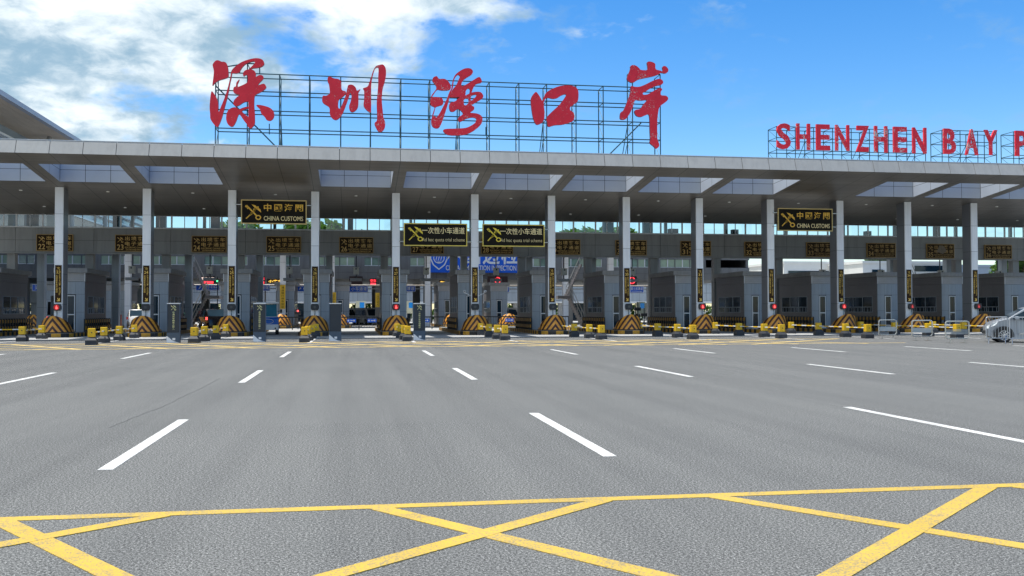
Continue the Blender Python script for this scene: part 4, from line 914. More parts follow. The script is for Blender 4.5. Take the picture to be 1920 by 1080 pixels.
# gantry pipe with blue lane boards and light boards under the hall
YG = 103.0
g = MB(); a, b = at(60, 534, YG), at(1240, 534, YG); zg = at(650, 535, YG).z
g.bar((a.x, YG+.25, zg), (b.x, YG+.25, zg), .09, mat('beige_pipe', (.42, .36, .28), .5), 8); g.bar((a.x, YG+.25, zg-.35), (b.x, YG+.25, zg-.35), .06, m_wall, 8)
gt = thing('sign_gantry', (0, 0, 0), 'long beige pipe gantry carrying the blue boards under the hall', 'gantry'); o = g.build('pipe', gt)
for px in (330, 497, 590, 637, 716, 760, 905, 975, 1110, 1215):
    p = at(px, 560, YG); g = MB(); g.bar((p.x, YG+.25, 0), (p.x, YG+.25, zg), .09, m_wall, 8); g.build('post', gt)
BL = [(60, 78, 533, 546, '道', '', 'small blue lane board beyond lane 22'), (367, 411, 534, 545, '↖ 空载小车通道', 'Car without Passenger', 'blue lane board under the red light board beyond lane 24'), (462, 506, 534, 545.5, '↖ 小车通道', '', 'blue lane board half hidden by the booth at sign 25'),
      (555, 598, 536, 547, '↖ 小车通道', '', 'blue lane board half hidden by the booth at sign 26'), (645, 690, 536, 548, '↖ 小车通道', '', 'blue lane board in full view beyond lane 26'), (735, 779, 536, 547, '↖ 小车通道', '', 'blue lane board half hidden by the booth at sign 27'),
      (825, 868, 536, 547.5, '↖ 载客小车通道', 'Car with Passenger', 'blue lane board half hidden by the booth at sign 28'), (913, 955, 537.5, 548, '↖ 载客小车通道', 'Car with Passenger', 'blue lane board in full view beyond lane 28'), (1166, 1207, 537, 549, '载客小车通道', 'Car with Passenger', 'blue lane board right of sign 30')]
for a, b, c, d, tx, en, lab in BL:
    x0, z0_, x1, z1_ = rect(a, c, b, d, YG); w, h = x1-x0, z1_-z0_; t = thing('lane_board', (x0, YG, z0_), lab, 'sign', 'blue lane boards under the hall')
    g = MB(); g.box((0, 0, 0), (w, .1, h), m_blue); g.build('panel', t); g = MB(); framed(g, .0, .0, w, h, .045, m_whiteL, y=-.004, dep=.02); g.build('frame', t)
    g = MB()
    ch = tx.replace('↖ ', '')
    if '↖' in tx: g.add([(.12*w, -.012, .3*h), (.15*w, -.012, .3*h), (.20*w, -.012, .55*h), (.23*w, -.012, .5*h), (.22*w, -.012, .75*h), (.15*w, -.012, .7*h), (.17*w, -.012, .62*h)], [(0, 1, 2, 3, 4, 5, 6)], m_whiteL)
    put_text(g, ch, .30*w, (.42 if en else .25)*h, .95*w, .86*h, -.012, m_whiteL, spacing=1.2, bold=.015)
    if en: put_text(g, en, .30*w, .12*h, .95*w, .32*h, -.012, m_whiteL, bold=.01)
    g.build('lettering', t)
LD = [(375, 403, 518, 533.5, '平安小天', 'r', 'red light board above the blue board beyond lane 24'), (481, 497, 518, 534, '小车', 'r', 'red light board cut by the booth at sign 25'), (500, 531, 523, 531.5, '小客车', 'y', 'yellow light board in the lane beside sign 25'),
      (655, 680, 518, 534, '', '', 'unlit dark light board above the blue board beyond lane 26'), (693, 706, 522, 536, '空车', 'r', 'red light board beside the booth left of sign 27'), (824, 834, 525, 534, '车', 'y', 'small light board beside the booth at sign 28'),
      (914, 952, 518, 535, 'O', 'o', 'dark light board with a red ring beyond lane 28'), (1176, 1194, 518, 536, 'O', 'o', 'red light board with a ring right of sign 30')]
for a, b, c, d, tx, col, lab in LD:
    x0, z0_, x1, z1_ = rect(a, c, b, d, YG+.5); w, h = x1-x0, z1_-z0_; t = thing('light_board', (x0, YG+.5, z0_), lab, 'light board', 'dot light boards under the hall')
    g = MB(); g.box((0, 0, 0), (w, .2, h), m_ledbox); g.build('housing', t)
    if not tx: continue
    g = MB(); m1 = m_yelled if col == 'y' else m_redled
    if col == 'o':
        n = 20; V = []; r1 = min(w, h)*.36
        for k in range(n): a_ = 2*math.pi*k/n; V += [(w/2+r1*math.cos(a_), -.01, h*.56+r1*math.sin(a_)), (w/2+r1*.72*math.cos(a_), -.01, h*.56+r1*.72*math.sin(a_))]
        g.add(V, [(2*k, 2*((k+1) % n), 2*((k+1) % n)+1, 2*k+1) for k in range(n)], m1); g.box((w/2-r1*.5, -.012, h*.53), (w/2+r1*.5, -.008, h*.59), m1)
    else:
        put_text(g, tx, .1*w, .5*h if col == 'r' else .2*h, .95*w, .9*h if col == 'r' else .8*h, -.01, m_whtled if col == 'r' and w > 1 else m1, bold=.02)
        if col == 'r': put_text(g, 'STOP AND WAIT', .12*w, .28*h, .88*w, .44*h, -.01, m1, bold=.03) if False else g.box((.15*w, -.012, .12*h), (.9*w, -.008, .40*h), m1)
    g.build('lamp', t)
# lane gates under the bridge
def gate(px0, px1, lab, signs=()):
    Y = 84.5; x0, x1 = at(px0, 600, Y).x, at(px1, 600, Y).x; t = thing('lane_gate', (x0, Y, 0), lab, 'gate', 'low barred gates across the lanes'); w = x1-x0
    g = MB(); g.box((0, -.04, 1.02), (w, .04, 1.12), m_dark); g.build('boom', t)
    g = MB(); g.bar((0, 0, .22), (w, 0, .22), .03, m_dark); g.bar((0, 0, .12), (0, 0, 1.02), .04, m_dark); g.bar((w, 0, .12), (w, 0, 1.02), .04, m_dark); g.bar((w/2, 0, 0), (w/2, 0, 1.05), .04, m_dark)
    n = int(w/.22)
    for j in range(n): g.bar((w*j/n, 0, .22), (w*j/n, 0, 1.02), .013, m_dark, 5)
    g.build('grille', t)
    for q in signs:
        g = MB(); cxq = w*q; g.box((cxq-.38, -.07, .62), (cxq+.38, -.045, .92), m_blue); s = g.build('plate', t); g = MB()
        for u in (-.26, .22): g.bar((cxq+u, -.078, .77), (cxq+u, -.072, .77), .07, m_whiteL, 10)
        g.box((cxq-.1, -.078, .74), (cxq+.12, -.072, .79), m_whiteL); g.build('emblem', s)
gate(376, 424, 'dark barred gate across the lane left of sign 25'); gate(522, 574, 'dark barred gate across the lane left of sign 26', ()); gate(638, 708, 'dark barred gate with two blue plates left of sign 27', (.30, .85))
gate(786, 834, 'dark barred gate with one blue plate left of sign 28', (.22,)); gate(906, 974, 'dark barred gate with a blue plate left of sign 29', (.72, )); gate(1044, 1066, 'short dark barred gate right of sign 29')
# second row of booths with striped noses in the hall
for i in range(-2, 8):
    if i in (7,): continue
    for src, dz in ((barrier, 0), (island, 0)):
        o = copy_tree(src); o.location = (cx(i)+1.2, 27.0, 0)
        o['label'] = ('striped crash barrier' if src is barrier else 'kerbed island')+' in the second row far beyond '+('sign %d' % NUM(i) if i >= 0 else ('the leftmost booth' if i == -1 else 'the left edge'))
        o['group'] = 'second row islands and barriers'
    o = copy_tree(booth); o.location = (cx(i)+1.2, 29.5, 0); o['label'] = 'grey booth in the second row far beyond '+('sign %d' % NUM(i) if i >= 0 else ('the leftmost booth' if i == -1 else 'the left edge')); o['group'] = 'second row booths'
# info kiosks with a blue screen
for px, lab in ((676, 'cream information board with blue screen in the lane left of sign 27'), (768, 'cream information board with blue screen right of sign 27'), (1202, 'cream information board with blue screen right of sign 30')):
    p = gr(px, 604); t = thing('information_board', (p.x, p.y, 0), lab, 'board', 'cream information boards'); k = p.y/112
    g = MB(); g.box((-.55*k, 0, 1.0*k), (.55*k, .12, 2.4*k), mat('cream_board', (.70, .68, .50), .5)); g.build('panel', t); g = MB(); g.box((-.10*k, -.02, 1.62*k), (.42*k, -.005, 2.25*k), m_screen); g.build('screen', t)
    g = MB(); g.box((-.4*k, .03, 0), (-.3*k, .1, 1.0*k), m_alu); g.box((.3*k, .03, 0), (.4*k, .1, 1.0*k), m_alu); g.build('leg', t)
# ------------------------------------------------------------------ stairs up to the bridge
def stairs(px, Y, lab, flip=1):
    x = at(px, 560, Y).x; t = thing('staircase', (x, Y, 0), lab, 'stairs', 'stairs up to the bridge'); g = MB(); h = 5.6
    fl = [(0, 2.9, 0, 1.4), (2.6, 5.6, 1.4, 0)]
    for z0, z1, xa, xb in fl:
        n = 14
        for j in range(n):
            xs_ = xa+(xb-xa)*j/n; xe_ = xa+(xb-xa)*(j+1)/n; z = z0+(z1-z0)*(j+1)/n
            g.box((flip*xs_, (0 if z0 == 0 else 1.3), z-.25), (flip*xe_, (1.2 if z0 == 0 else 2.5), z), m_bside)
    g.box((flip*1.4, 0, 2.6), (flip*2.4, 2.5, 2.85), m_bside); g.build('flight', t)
    for k, (z0, z1, xa, xb) in enumerate(fl):
        g = MB(); y = 0 if k == 0 else 1.3
        for dz in (.5, 1.0): g.bar((flip*xa, y, z0+dz), (flip*xb, y, z1+dz), .03, m_wall)
        for j in range(5): xs_ = xa+(xb-xa)*j/4; z = z0+(z1-z0)*j/4; g.bar((flip*xs_, y, z), (flip*xs_, y, z+1.0), .02, m_wall)
        g.build('handrail', t)
stairs(352, 80.5, 'grey stairs with pale handrails between signs 24 and 25'); stairs(1098, 80.5, 'grey stairs with pale handrails left of sign 30', -1); stairs(1718, 80.5, 'grey stairs with pale handrails left of sign 34')
# ------------------------------------------------------------------ white buildings behind at right, terminal roof at left
def far_building(px0, px1, Y, ztop, lab, m, wz, dep=14):
    x0, x1 = at(px0, 500, Y).x, at(px1, 500, Y).x; t = thing('office_building', (x0, Y, 0), lab, 'building', 'pale buildings behind the lanes at right'); w = x1-x0
    g = MB(); g.box((0, 0, 0), (w, dep, ztop), m); g.box((-.15, -.15, ztop), (w+.15, dep, ztop+.35), m)
    for z in (2.6, 5.2): g.box((-.02, -.02, z), (w+.02, .1, z+.03), m_wall)
    g.build('wall', t)
    for a, b, z0, z1 in wz:
        g = MB(); g.box((a*w, -.03, z0), (b*w, .05, z1), m_glassD); f = g.build('window', t); g = MB(); framed(g, a*w, z0, b*w, z1, .07, m_alu, -.05, .06); g.build('frame', f)
far_building(1618, 1790, 128, 8.2, 'white sunlit building seen under lane signs 34 and 35', m_white2, [(.09, .22, 5.9, 7.4), (.55, .95, 7.0, 8.0)])
far_building(1470, 1600, 138, 8.6, 'pale building seen under lane signs 32 and 33', m_white2, [(.05, .95, 6.2, 7.6)])
far_building(1802, 1885, 133, 8.0, 'white building seen under lane sign 36', m_shaft, [(.5, .8, 3.5, 4.6)])
th = thing('terminal_hall', (0, 0, 0), 'big terminal hall with a wide overhanging roof rising above the canopy at left', 'building')
g = MB(); zr = 20.0; xe_ = gr(140, 262, zr).x
g.box((xe_-60, 76, zr+.05), (xe_-.5, 175, zr+.5), m_hallF); g.box((xe_-.5, 76, zr-.02), (xe_, 175, zr+.42), m_hallF); g.build('roof', th)
g = MB(); 
for k in range(12):
    xa = xe_-.55-.62*k; g.box((xa-.6, 76.05, zr+.0), (xa, 174, zr+.05), m_hall)
g.build('soffit', th)
xi = gr(62, 262, zr).x
g = MB(); g.box((xi-45, 84, 13.6), (xi-.3, 172, zr), mat('pale_glazing', (.26, .34, .42), .2, 0, .1, .3)); g.build('glazing', th)
for k in range(6):
    g = MB(); z = zr-1.0-1.1*k; g.box((xi-.3, 83.8, z-.22), (xi+.25, 172, z), m_alu); g.build('louvre', th)
for yy in (92, 108, 124, 140, 156):
    g = MB(); g.bar((xi+.4, yy, 0), (xi+.4, yy, zr-5), .3, m_wall, 10); g.bar((xi+.4, yy, zr-5), (xi+2.4, yy+.6, zr), .25, m_wall, 10); g.build('column', th)
# raised ramp truss at far left lanes
rp = thing('footbridge', (0, 0, 0), 'pale enclosed footbridge with slanting white struts seen through lane 23', 'footbridge'); Y = 118
a, b = at(206, 545, Y), at(330, 545, Y)
g = MB(); g.box((a.x-20, Y, 2.6), (b.x, Y+4, 4.2), m_booth); g.box((a.x-20, Y-.1, 4.2), (b.x, Y+4.1, 4.35), m_alu); g.build('deck', rp)
for k in range(8):
    xx = a.x-14+3.4*k; g = MB(); g.bar((xx, Y, 4.3), (xx+1.3, Y, 6.6), .14, m_alu, 6); g.build('strut', rp)
g = MB(); g.box((a.x-20, Y-.05, 6.5), (b.x, Y+4, 6.9), m_wall); g.bar((a.x-20, Y, 5.4), (b.x, Y, 5.4), .1, m_alu, 6); g.build('roof', rp)
for k in range(4):
    g = MB(); xx = a.x-15+6.5*k; g.box((xx-.3, Y+1, 0), (xx+.3, Y+1.6, 2.6), m_booth); g.build('pier', rp)
# ------------------------------------------------------------------ apron and rear wing beyond
g = MB(); g.add([(-120, 80.7, .004), (70, 80.7, .004), (70, 175, .004), (-120, 175, .004)], [(0, 1, 2, 3)], mat('pale_apron', (.40, .395, .38), .85, 0, .12, .25)); setting('rear_apron', g)
rw = thing('rear_wing', (0, 0, 0), 'blue grey panelled rear wing raised on pillars far beyond the lanes', 'building'); g = MB()
for k in range(47):
    for z0, z1 in ((3.0, 4.3), (4.3, 5.6), (5.6, 6.9)): g.box((-75+3.6*k+.02, 146, z0+.02), (-75+3.6*(k+1)-.02, 146.2, z1-.02), m_booth)
g.box((-75, 146.1, 3.0), (94, 158, 6.9), m_joint); g.box((-75.2, 145.8, 6.9), (94.2, 158, 7.3), m_wall); g.box((-75, 145.9, 2.75), (94, 158, 3.0), m_alu); g.build('wall', rw)
for k in range(24):
    g = MB(); g.box((-74+7*k, 146.3, 0), (-73.2+7*k, 147.1, 2.75), m_wall); g.build('pillar', rw)
    if k % 2: g = MB(); g.box((-73+7*k, 147.5, 0), (-68.5+7*k, 147.7, 2.7), m_glassD); g.build('glazing', rw)
g = MB(); rh = random.Random(11)                           # clipped planting along the far boundary
for k in range(9000):
    c = Vector((rh.uniform(-110, 95), 160+rh.gauss(0, .9), 3.6*rh.random()**.7)); c.z *= .8+.25*math.sin(c.x*.9)+.15*math.sin(c.x*2.3)
    nx = Vector((rh.gauss(0, 1), rh.gauss(0, 1)-.6, rh.gauss(0, 1)+.6)).normalized(); u = nx.orthogonal().normalized(); v = nx.cross(u); e = rh.uniform(.22, .5)
    g.add([c+u*e, c+v*e*.6, c-u*e, c-v*e*.6], [(0, 1, 2, 3)], m_leafB)
tag(g.build('hedge'), 'dark green hedge along the far side of the apron behind the lanes', 'hedge', kind='stuff')
# ------------------------------------------------------------------ trees behind
def tree_mesh(seed, h, w, lm, n=2600, s=.5):
    r = random.Random(seed); g = MB(); ft = MB()
    ft.bar((0, 0, 0), (.1*w*.2, 0, h*.42), .028*h, m_bark, 8, .018*h)
    lobes = []
    for k in range(11):
        a = r.random()*6.28; q = r.uniform(.1, .62); L = Vector((math.cos(a)*w*q*.8, math.sin(a)*w*q*.8, h*r.uniform(.38, .86))); lobes.append((L, w*r.uniform(.22, .38)))
        ft.bar((0, 0, h*r.uniform(.25, .42)), L, .011*h, m_bark, 6, .004*h)
    for k in range(n):
        L, rad = lobes[k % len(lobes)]
        d = Vector((r.gauss(0, 1), r.gauss(0, 1), r.gauss(0, 1))).normalized()*rad*(r.random()**.35); d.z *= .75; c = L+d
        nx = Vector((r.gauss(0, 1), r.gauss(0, 1), r.gauss(0, 1)+.8)).normalized(); u = nx.orthogonal().normalized(); v = nx.cross(u); e = s*r.uniform(.5, 1.2)
        g.add([c+u*e, c+v*e*.6, c-u*e, c-v*e*.6], [(0, 1, 2, 3)], lm)
    return ft.mesh('trunk'), g.mesh('crown')
TM = [tree_mesh(1, 13, 5.5, m_leafA), tree_mesh(2, 12, 6, m_leafB), tree_mesh(3, 11, 5, m_leafA, 2200)]
TR = [(455, 165, 1.35, 0), (520, 172, 1.30, 1), (575, 160, 1.32, 0), (640, 168, 1.36, 1), (600, 176, 1.45, 0), (670, 158, 1.18, 0), (1085, 150, 1.20, 0), (1118, 156, 1.24, 1), (1150, 150, 1.22, 0), (1195, 155, 1.25, 1), (1232, 148, 1.12, 2),
      (250, 132, .62, 0), (890, 150, .62, 0), (842, 140, .45, 2), (1905, 112, .85, 0), (1940, 118, .95, 1), (1650, 175, 1.22, 1), (1390, 170, 1.0, 1), (700, 185, .8, 1), (560, 150, .6, 2), (960, 165, .7, 1), (1300, 175, 1.0, 2)]
for k, (px, Y, sc, mi) in enumerate(TR):
    x = at(px, 560, Y).x
    near = {455: 'sign 25, half hidden by the customs sign', 520: 'the left customs sign', 575: 'the first column right of the left customs sign', 640: 'the bridge windows above lane sign 26', 600: 'the bridge windows left of lane sign 26', 670: 'the bridge windows above lane sign 26, right side',
            1085: 'the bridge windows above lane sign 29', 1118: 'the bridge windows between lane signs 29 and 30', 1150: 'the bridge windows left of lane sign 30', 1195: 'the bridge windows above lane sign 30', 1232: 'the bridge windows right of lane sign 30',
            250: 'the white car in lane 23', 890: 'the booth at sign 28', 842: 'the lane left of sign 28', 1905: 'lane sign 36', 1940: 'the right edge of the picture', 1650: 'the white building under lane sign 34', 1390: 'the hall end under lane sign 32', 700: 'the lane left of sign 27', 560: 'the lane left of sign 26', 960: 'the lane right of sign 28', 1300: 'the hall under lane sign 31'}[px]
    t = thing('broadleaf_tree', (x, Y, 0), ('bright', 'dark', 'small bright')[mi]+' green tree beyond '+near, 'tree', 'trees beyond the border hall', rz=rnd.random()*6); t.scale = (sc, sc, sc)
    for nm, me in zip(('trunk', 'crown'), TM[mi]): o = bpy.data.objects.new(nm, me); C.objects.link(o); o.parent = t
# ------------------------------------------------------------------ vehicles
def mk_car(name, loc, rz, lab, cat, L, Wd, prof, belt, wheels, paint_, roofw=.80, side=(), front=None, rear=None, wr=.33, tail=True, head=True, grp=None):
    """prof: outline (y from nose, z); side: window outlines; front/rear: glass from/to points on the profile. Nose at -y."""
    t = thing(name, loc, lab, cat, grp, rz)
    hw = Wd/2; zm = max(z for y, z in prof)
    def xw(z): return hw if z <= belt else hw*(1-(1-roofw)*min(1, (z-belt)/(zm-belt)))
    def xl(y, z):
        e = min(1, max(0, min(y, L-y)/.6)); return xw(z)*(1-.36*(1-e)**2)
    g = MB(); n = len(prof); rows = [-1, -.94, -.6, 0, .6, .94, 1]
    vs = []
    for q in rows:
        for y, z in prof:
            f = 1 if abs(q) < 1 else .0
            zz = z if abs(q) < .95 or z < belt*.6 else z-.03
            vs.append((xl(y, z)*q, y-L/2+(0 if abs(q) < .9 else (.05 if y < L*.25 else (-.05 if y > L*.75 else 0))), zz))
    fs = []
    for r in range(len(rows)-1):
        for k in range(n): k2 = (k+1) % n; fs.append((r*n+k, r*n+k2, (r+1)*n+k2, (r+1)*n+k))
    fs += [tuple(range(n)), tuple(range(6*n, 7*n))]
    g.add(vs, fs, paint_); b = g.build('body', t, True); b.data.set_sharp_from_angle(angle=R(38))
    for sx in (-1, 1):
        for w in side:
            g = MB(); g.add([(sx*(xl(y, z)+.012), y-L/2, z) for y, z in w], [tuple(range(len(w)))], m_glassD); g.build('side_window', t)
    for nm, seg in (('windscreen', front), ('rear_window', rear)):
        if not seg: continue
        (ya, za), (yb, zb_) = seg; d = Vector((yb-ya, zb_-za)).normalized(); nv = Vector((-d.y, d.x))*.015
        if nm == 'windscreen' and nv.x > 0 or nm == 'rear_window' and nv.x < 0: nv = -nv
        g = MB(); g.add([(-xl(ya, za)*.90, ya-L/2+nv.x, za+nv.y), (xl(ya, za)*.90, ya-L/2+nv.x, za+nv.y), (xl(yb, zb_)*.88, yb-L/2+nv.x, zb_+nv.y), (-xl(yb, zb_)*.88, yb-L/2+nv.x, zb_+nv.y)], [(0, 1, 2, 3)], m_glassD); g.build(nm, t)
    for y in wheels:
        for sx in (-1, 1):
            g = MB(); xo = sx*(hw+.012); xi_ = sx*(hw-.2); g.bar((xi_, y-L/2, wr), (xo, y-L/2, wr), wr, m_tyre, 28)
            g.bar((xi_, y-L/2, wr), (xo+sx*.002, y-L/2, wr), wr*.98, m_tyre, 28); w = g.build('wheel', t, False)
            g = MB(); g.bar((xo-sx*.02, y-L/2, wr), (xo+sx*.004, y-L/2, wr), wr*.66, m_dark, 24); nsp = 10
            for k in range(nsp):
                a = 2*math.pi*k/nsp; c = Vector((0, math.cos(a), math.sin(a))); p = Vector((xo+sx*.01, y-L/2, wr)); g.bar(p+c*wr*.1, p+c*wr*.64, .022*wr/.33, m_rim, 5)
            ring = []
            for k in range(24): a = 2*math.pi*k/24; ring.append((xo+sx*.006, y-L/2+wr*.66*math.cos(a), wr+wr*.66*math.sin(a)))
            g.path(ring+[ring[0]], .018, m_rim, 5); g.bar((xo, y-L/2, wr), (xo+sx*.03, y-L/2, wr), wr*.16, m_rim, 10); g.build('rim', w)
            g = MB(); n2 = 18; V = []
            for k in range(n2+1): a = math.pi*(k/n2)*1.12-.06*math.pi; V += [(xo-sx*.004, y-L/2+(wr+.10)*math.cos(a), wr+(wr+.10)*math.sin(a)), (xo-sx*.004, y-L/2+wr*.9*math.cos(a), wr+wr*.9*math.sin(a))]
            g.add(V, [(2*k, 2*k+2, 2*k+3, 2*k+1) for k in range(n2)], m_blackp); g.build('wheel_arch', t)
    return t, g, xl
# silver people carrier at the right edge
prof = [(0, .35), (-.02, .60), (.04, .82), (.20, .98), (.55, 1.10), (.86, 1.18), (1.70, 1.68), (2.15, 1.78), (3.6, 1.80), (4.5, 1.74), (4.78, 1.35), (4.86, .85), (4.86, .38), (4.6, .22), (.25, .20)]
vp = gr(1883, 642.5); hd = R(100)                      # heading
L = 4.86
vrz = R(-116)
def van_origin():
    # front left wheel contact put where the photo shows it
    wl = Vector((.0, 0, 0)); M = Matrix.Rotation(vrz, 3, 'Z'); off = M @ Vector((.90, .72-L/2, 0)); return Vector((vp.x-off.x, vp.y-off.y, 0))
van, _, xl = mk_car('parked_van', van_origin(), vrz, 'silver people carrier behind crowd barriers at the right edge', 'van', L, 1.80, prof, 1.1, (.72, 3.75), m_silver, .80,
    side=[[(1.05, 1.14), (1.20, 1.30), (1.80, 1.62), (2.3, 1.68), (2.3, 1.08)], [(2.38, 1.08), (2.38, 1.68), (3.55, 1.69), (3.55, 1.10)], [(3.63, 1.10), (3.63, 1.69), (4.45, 1.62), (4.55, 1.16)]], front=((.92, 1.20), (1.66, 1.64)), rear=((4.55, 1.66), (4.76, 1.36)), wr=.35)
for sx in (-1, 1):
    g = MB(); g.add([(sx*.70, .13-L/2, .74), (sx*.865, .36-L/2, .86), (sx*.88, .46-L/2, 1.02), (sx*.76, .20-L/2, .95)], [(0, 1, 2, 3)], m_headl); g.add([(sx*.84, .08-L/2, .70), (sx*.45, -.04-L/2, .66), (sx*.45, .02-L/2, .80), (sx*.80, .12-L/2, .88)], [(0, 1, 2, 3)], m_headl); g.build('headlight', van)
    g = MB(); g.bbox((sx*.93, 1.18-L/2, 1.10), (sx*1.14, 1.34-L/2, 1.28), m_silver, .05); g.bar((sx*.86, 1.26-L/2, 1.12), (sx*.98, 1.26-L/2, 1.16), .03, m_silver); g.build('mirror', van)
    g = MB(); g.box((sx*.905, .9+.5-L/2, .40), (sx*.918, 3.3-L/2, .46), m_chrome); g.build('sill_trim', van)
    for y in (2.05, 3.25): g = MB(); g.bbox((sx*.902, y-L/2, .98), (sx*.93, y+.2-L/2, 1.02), m_chrome, .008); g.build('door_handle', van)
    for y in (1.28, 2.34, 3.6):
        g = MB(); g.box((sx*.897, y-L/2-.006, .40), (sx*.905, y-L/2+.006, 1.07), m_joint); g.build('door_seam', van)
g = MB(); g.box((-.55, -.045-L/2, .42), (.55, .0-L/2, .58), m_dark); g.build('grille', van)
# black off-roader and a dark saloon in the lane left of sign 25
profS = [(0, .4), (-.02, .75), (.1, 1.0), (1.2, 1.1), (1.85, 1.68), (2.3, 1.76), (4.0, 1.74), (4.5, 1.2), (4.62, .9), (4.62, .4), (4.4, .28), (.3, .26)]
def tails(t, L_, w, z, xl_=None, m=m_redlamp, dep=.02):
    for sx in (-1, 1): g = MB(); g.box((sx*w-.14*sx, L_/2-.10, z), (sx*w+.0*sx, L_/2+dep, z+.22), m); g.build('tail_light', t)
p = gr(372, 622); suv, _, _ = mk_car('off_roader', (p.x+.8, 81.0, 0), R(-164), 'black off-roader with lit tail lights in the lane left of sign 25', 'car', 4.62, 1.86, profS, 1.15, (.9, 3.65), m_blackcar, .78,
    side=[[(1.5, 1.14), (1.95, 1.62), (2.7, 1.66), (2.7, 1.14)], [(2.8, 1.14), (2.8, 1.66), (3.9, 1.62), (4.1, 1.18)]], front=((1.24, 1.12), (1.82, 1.66)), rear=((4.03, 1.70), (4.48, 1.2)), wr=.37)
suv.rotation_euler.z = R(196); tails(suv, 4.62, .86, .92)
profC = [(0, .35), (0, .65), (.3, .85), (1.3, .95), (2.0, 1.42), (3.0, 1.46), (3.8, 1.05), (4.5, .98), (4.6, .6), (4.5, .3), (.3, .22)]
p = at(432, 600, 90); sal, _, _ = mk_car('saloon_car', (p.x-1.0, 91, 0), R(194), 'dark maroon saloon with lit tail light ahead of the black off-roader', 'car', 4.6, 1.76, profC, .95, (.9, 3.7), m_pinkcar, .75, side=[[(1.6, .98), (2.1, 1.36), (3.0, 1.38), (3.6, 1.02)]], front=((1.34, .97), (1.97, 1.40)), rear=((3.03, 1.44), (3.78, 1.06))); tails(sal, 4.6, .82, .68)
# white estate car seen from behind in lane 23
p = at(252, 600, 84); est, _, _ = mk_car('estate_car', (p.x, 87, 0), R(182), 'white car seen from behind in the lane left of sign 24', 'car', 4.62, 1.84, profS, 1.15, (.9, 3.65), m_whitecar, .80,
    side=[[(1.5, 1.14), (1.95, 1.62), (2.7, 1.66), (2.7, 1.14)], [(2.8, 1.14), (2.8, 1.66), (3.9, 1.62), (4.1, 1.18)]], front=((1.24, 1.12), (1.82, 1.66)), rear=((4.03, 1.70), (4.48, 1.2)), wr=.36); tails(est, 4.62, .86, .92, m=mat('tail_red', (.45, .02, .02), .25))
g = MB(); g.box((-.35, 2.27, .62), (.35, 2.33, .80), m_bluecar); g.build('number_plate', est)
# white and blue vans in the sun beyond the gates
profV = [(0, .35), (-.02, .8), (.25, 1.0), (.9, 1.85), (1.3, 1.95), (4.5, 1.95), (4.6, .8), (4.55, .3), (.3, .25)]
for px, Y, rz, m, lab in ((652, 118, R(60), m_whitecar, 'white van parked in the sun left of the information board'), (690, 112, R(20), m_whitecar, 'small white van in front of the gate left of sign 27'), (594, 104, R(10), m_whitecar, 'white van half hidden by the booth at sign 26'), (945, 112, R(95), m_whitecar, 'pale car parked behind the gate left of sign 29'), (712, 128, R(75), m_silver, 'silver van far behind the booth left of sign 27')):
    p = at(px, 600, Y); v, _, _ = mk_car('delivery_van', (p.x, Y, 0), rz, lab, 'van', 4.6, 1.75, profV, 1.05, (.85, 3.7), m, .86, side=[[(.75, 1.08), (1.1, 1.72), (1.9, 1.76), (1.9, 1.08)], [(2.0, 1.08), (2.0, 1.76), (4.3, 1.76), (4.3, 1.08)]], front=((.30, 1.05), (.86, 1.80)), rear=((4.505, 1.8), (4.58, 1.1)))
# dark coach at far left lane
p = at(84, 600, 84); profB = [(0, .4), (0, 2.2), (.15, 2.9), (6, 2.9), (6.05, .5), (5.9, .35), (.2, .35)]
cb, _, _ = mk_car('minibus', (p.x+.6, 88, 0), R(183), 'dark minibus in the lane left of sign 23', 'bus', 6.05, 1.95, profB, 1.2, (1.1, 4.8), m_blackcar, .92, side=[[(.6, 1.3), (.6, 2.4), (5.6, 2.4), (5.6, 1.3)]], front=((.01, 1.2), (.12, 2.6)), rear=((6.01, 2.4), (6.04, 1.4))); tails(cb, 6.05, .9, .95)
# blue and white electric cart facing the road
p = gr(506, 627.5); cart = thing('electric_cart', (p.x-.25, p.y+1.2, 0), 'blue and white electric cart facing the road left of sign 26', 'cart', rz=R(4)); cart.scale = (1.06, 1, 1.13)
g = MB(); g.prism([(-1.5, .30), (-1.5, .62), (-1.42, .95), (-1.30, 1.05), (-1.0, 1.06), (-.95, .55), (1.4, .55), (1.5, .95), (1.5, .30)], -.68, .68, m_bluecar, 'x'); g.build('body', cart)
g = MB(); g.bbox((-.70, -1.56, .28), (.70, -1.30, .62), m_whitecar, .04); b = g.build('bumper', cart)
g = MB(); n = 16; pts = [(.38*math.cos(2*math.pi*k/n), -1.515+.0, .80+.14*math.sin(2*math.pi*k/n)) for k in range(n)]; g.path(pts+[pts[0]], .012, m_whiteL, 5); g.build('badge', cart)
g = MB()
for sx in (-1, 1):
    for y in (-1.15, .1, 1.35): g.bar((sx*.62, y, 1.0 if y < 0 else .55), (sx*.60, y+(.18 if y < 0 else 0), 1.86), .03, m_whitecar)
g.build('posts', cart)
g = MB(); g.bbox((-.72, -1.25, 1.86), (.72, 1.5, 1.96), m_whitecar, .04); g.build('roof', cart)
g = MB(); g.add([(-.58, -1.20, 1.08), (.58, -1.20, 1.08), (.56, -1.02, 1.84), (-.56, -1.02, 1.84)], [(0, 1, 2, 3)], mat('teal_glass', (.03, .14, .16), .1, 0, .2, 2, spec=.5)); g.box((-.62, -1.24, 1.02), (.62, -1.18, 1.08), m_whitecar); g.build('windscreen', cart)
for y in (-.35, .75): g = MB(); g.bbox((-.6, y, .56), (.6, y+.5, .72), m_slate2, .04); g.bbox((-.6, y+.45, .72), (.6, y+.57, 1.25), m_slate2, .04); g.build('seat', cart)
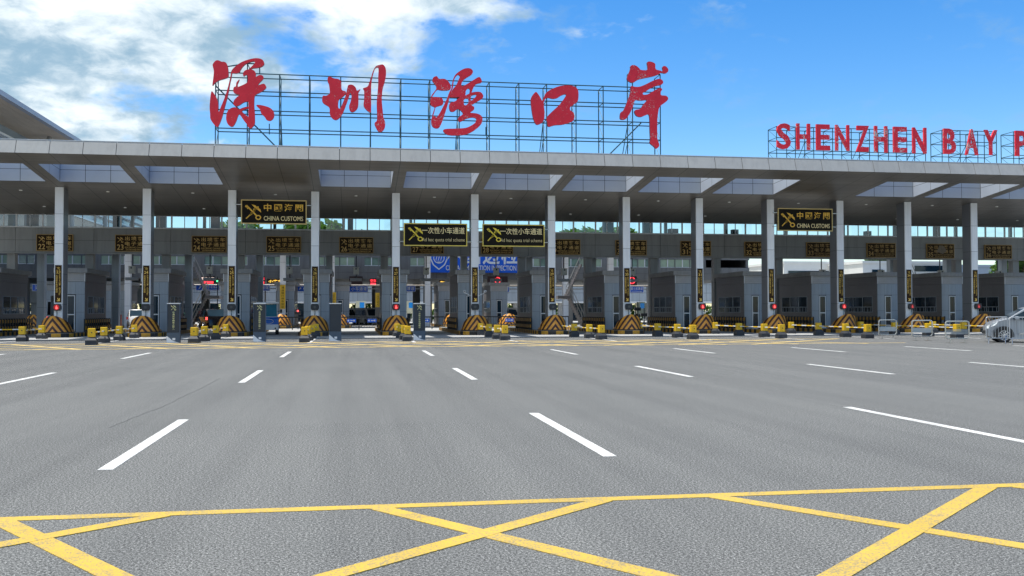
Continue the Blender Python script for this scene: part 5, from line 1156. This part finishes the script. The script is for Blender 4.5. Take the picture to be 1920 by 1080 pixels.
for sx in (-1, 1):
    for y in (-1.0, 1.0): g = MB(); g.bar((sx*.50, y, .26), (sx*.70, y, .26), .26, m_tyre, 18); w = g.build('wheel', cart); g = MB(); g.bar((sx*.66, y, .26), (sx*.71, y, .26), .14, m_rim, 12); g.build('rim', w)
    g = MB(); g.bar((sx*.45, -1.57, .46), (sx*.45, -1.555, .46), .05, m_headl, 12); g.bar((sx*.50, -1.57, .38), (sx*.50, -1.555, .38), .05, m_dark, 12); g.build('headlight', cart)
    g = MB(); g.bbox((sx*.78, -1.2, 1.30), (sx*.92, -1.12, 1.52), m_blackp, .02); g.bar((sx*.62, -1.14, 1.4), (sx*.80, -1.16, 1.42), .015, m_blackp); g.build('mirror', cart)
# ticket posts and small signal lamps in the lanes
def post(px, py, Y, lab, lamp, h=1.7, red=False):
    p = at(px, py, Y); t = thing('lane_post', (p.x, Y, 0), lab, 'post', 'lane posts with lamps')
    g = MB(); g.bar((0, 0, 0), (0, 0, h+ .6), .045, m_dark); g.build('pole', t)
    g = MB(); g.bbox((-.32, -.12, h-.12), (.24, .12, h+.16), m_blackp, .03); hd_ = g.build('housing', t)
    if red: g = MB(); g.bbox((-.18, -.14, .45), (.38, .18, 1.35), m_rust, .03); g.build('cabinet', t)
    if lamp: g = MB(); g.bar((-.02, -.14, p.z), (-.02, -.125, p.z), .09, lamp, 14); g.build('lamp', t)
post(218, 580, 79, 'dark lane post with red brown cabinet left of sign 24', None, 1.9, True); post(78.5, 597, 80, 'dark lane post with small red lamp left of sign 23', m_redlamp, 1.05); post(349, 588, 80, 'dark lane post with a green lamp left of sign 25', m_grnlamp, 1.3)
post(394, 585, 83, 'dark lane post with red lamp behind the black off-roader', m_redlamp, 1.4); post(559, 583, 88, 'dark lane post with red lamp left of sign 26', m_redlamp, 1.4); post(1196, 578, 79, 'dark lane post with card readers right of sign 30', None, 1.7); post(1208, 590, 80, 'dark lane post right of sign 30, the farther one', None, 1.2)
post(893, 573, 98, 'dark lane post with red lamp beyond sign 28', m_redlamp, 2.0); post(408, 527, 99, 'tall dark lane post with green lamp beyond lane 24', m_grnlamp, 4.4); post(225, 528, 99, 'tall dark lane post with red lamp beyond lane 23', m_redlamp, 4.4)
# twin cameras on arms by sign 28
p = at(890, 560, 64.6)
for sx in (-1, 1):
    t = thing('arm_camera', (cx(5)+sx*.26, 64.9, 2.85), 'white camera on an arm %s of the sign numbered 28' % ('left' if sx < 0 else 'right'), 'camera', 'twin cameras on arms'); g = MB(); g.bar((0, 0, -.25), (sx*.42, 0, -.05), .025, m_alu); g.build('arm', t)
    g = MB(); g.bbox((sx*.36, -.25, -.03), (sx*.50, .10, .10), m_alu, .02); h_ = g.build('housing', t); g = MB(); g.bar((sx*.43, -.27, .035), (sx*.43, -.25, .035), .04, m_dark, 10); g.build('lens', h_)
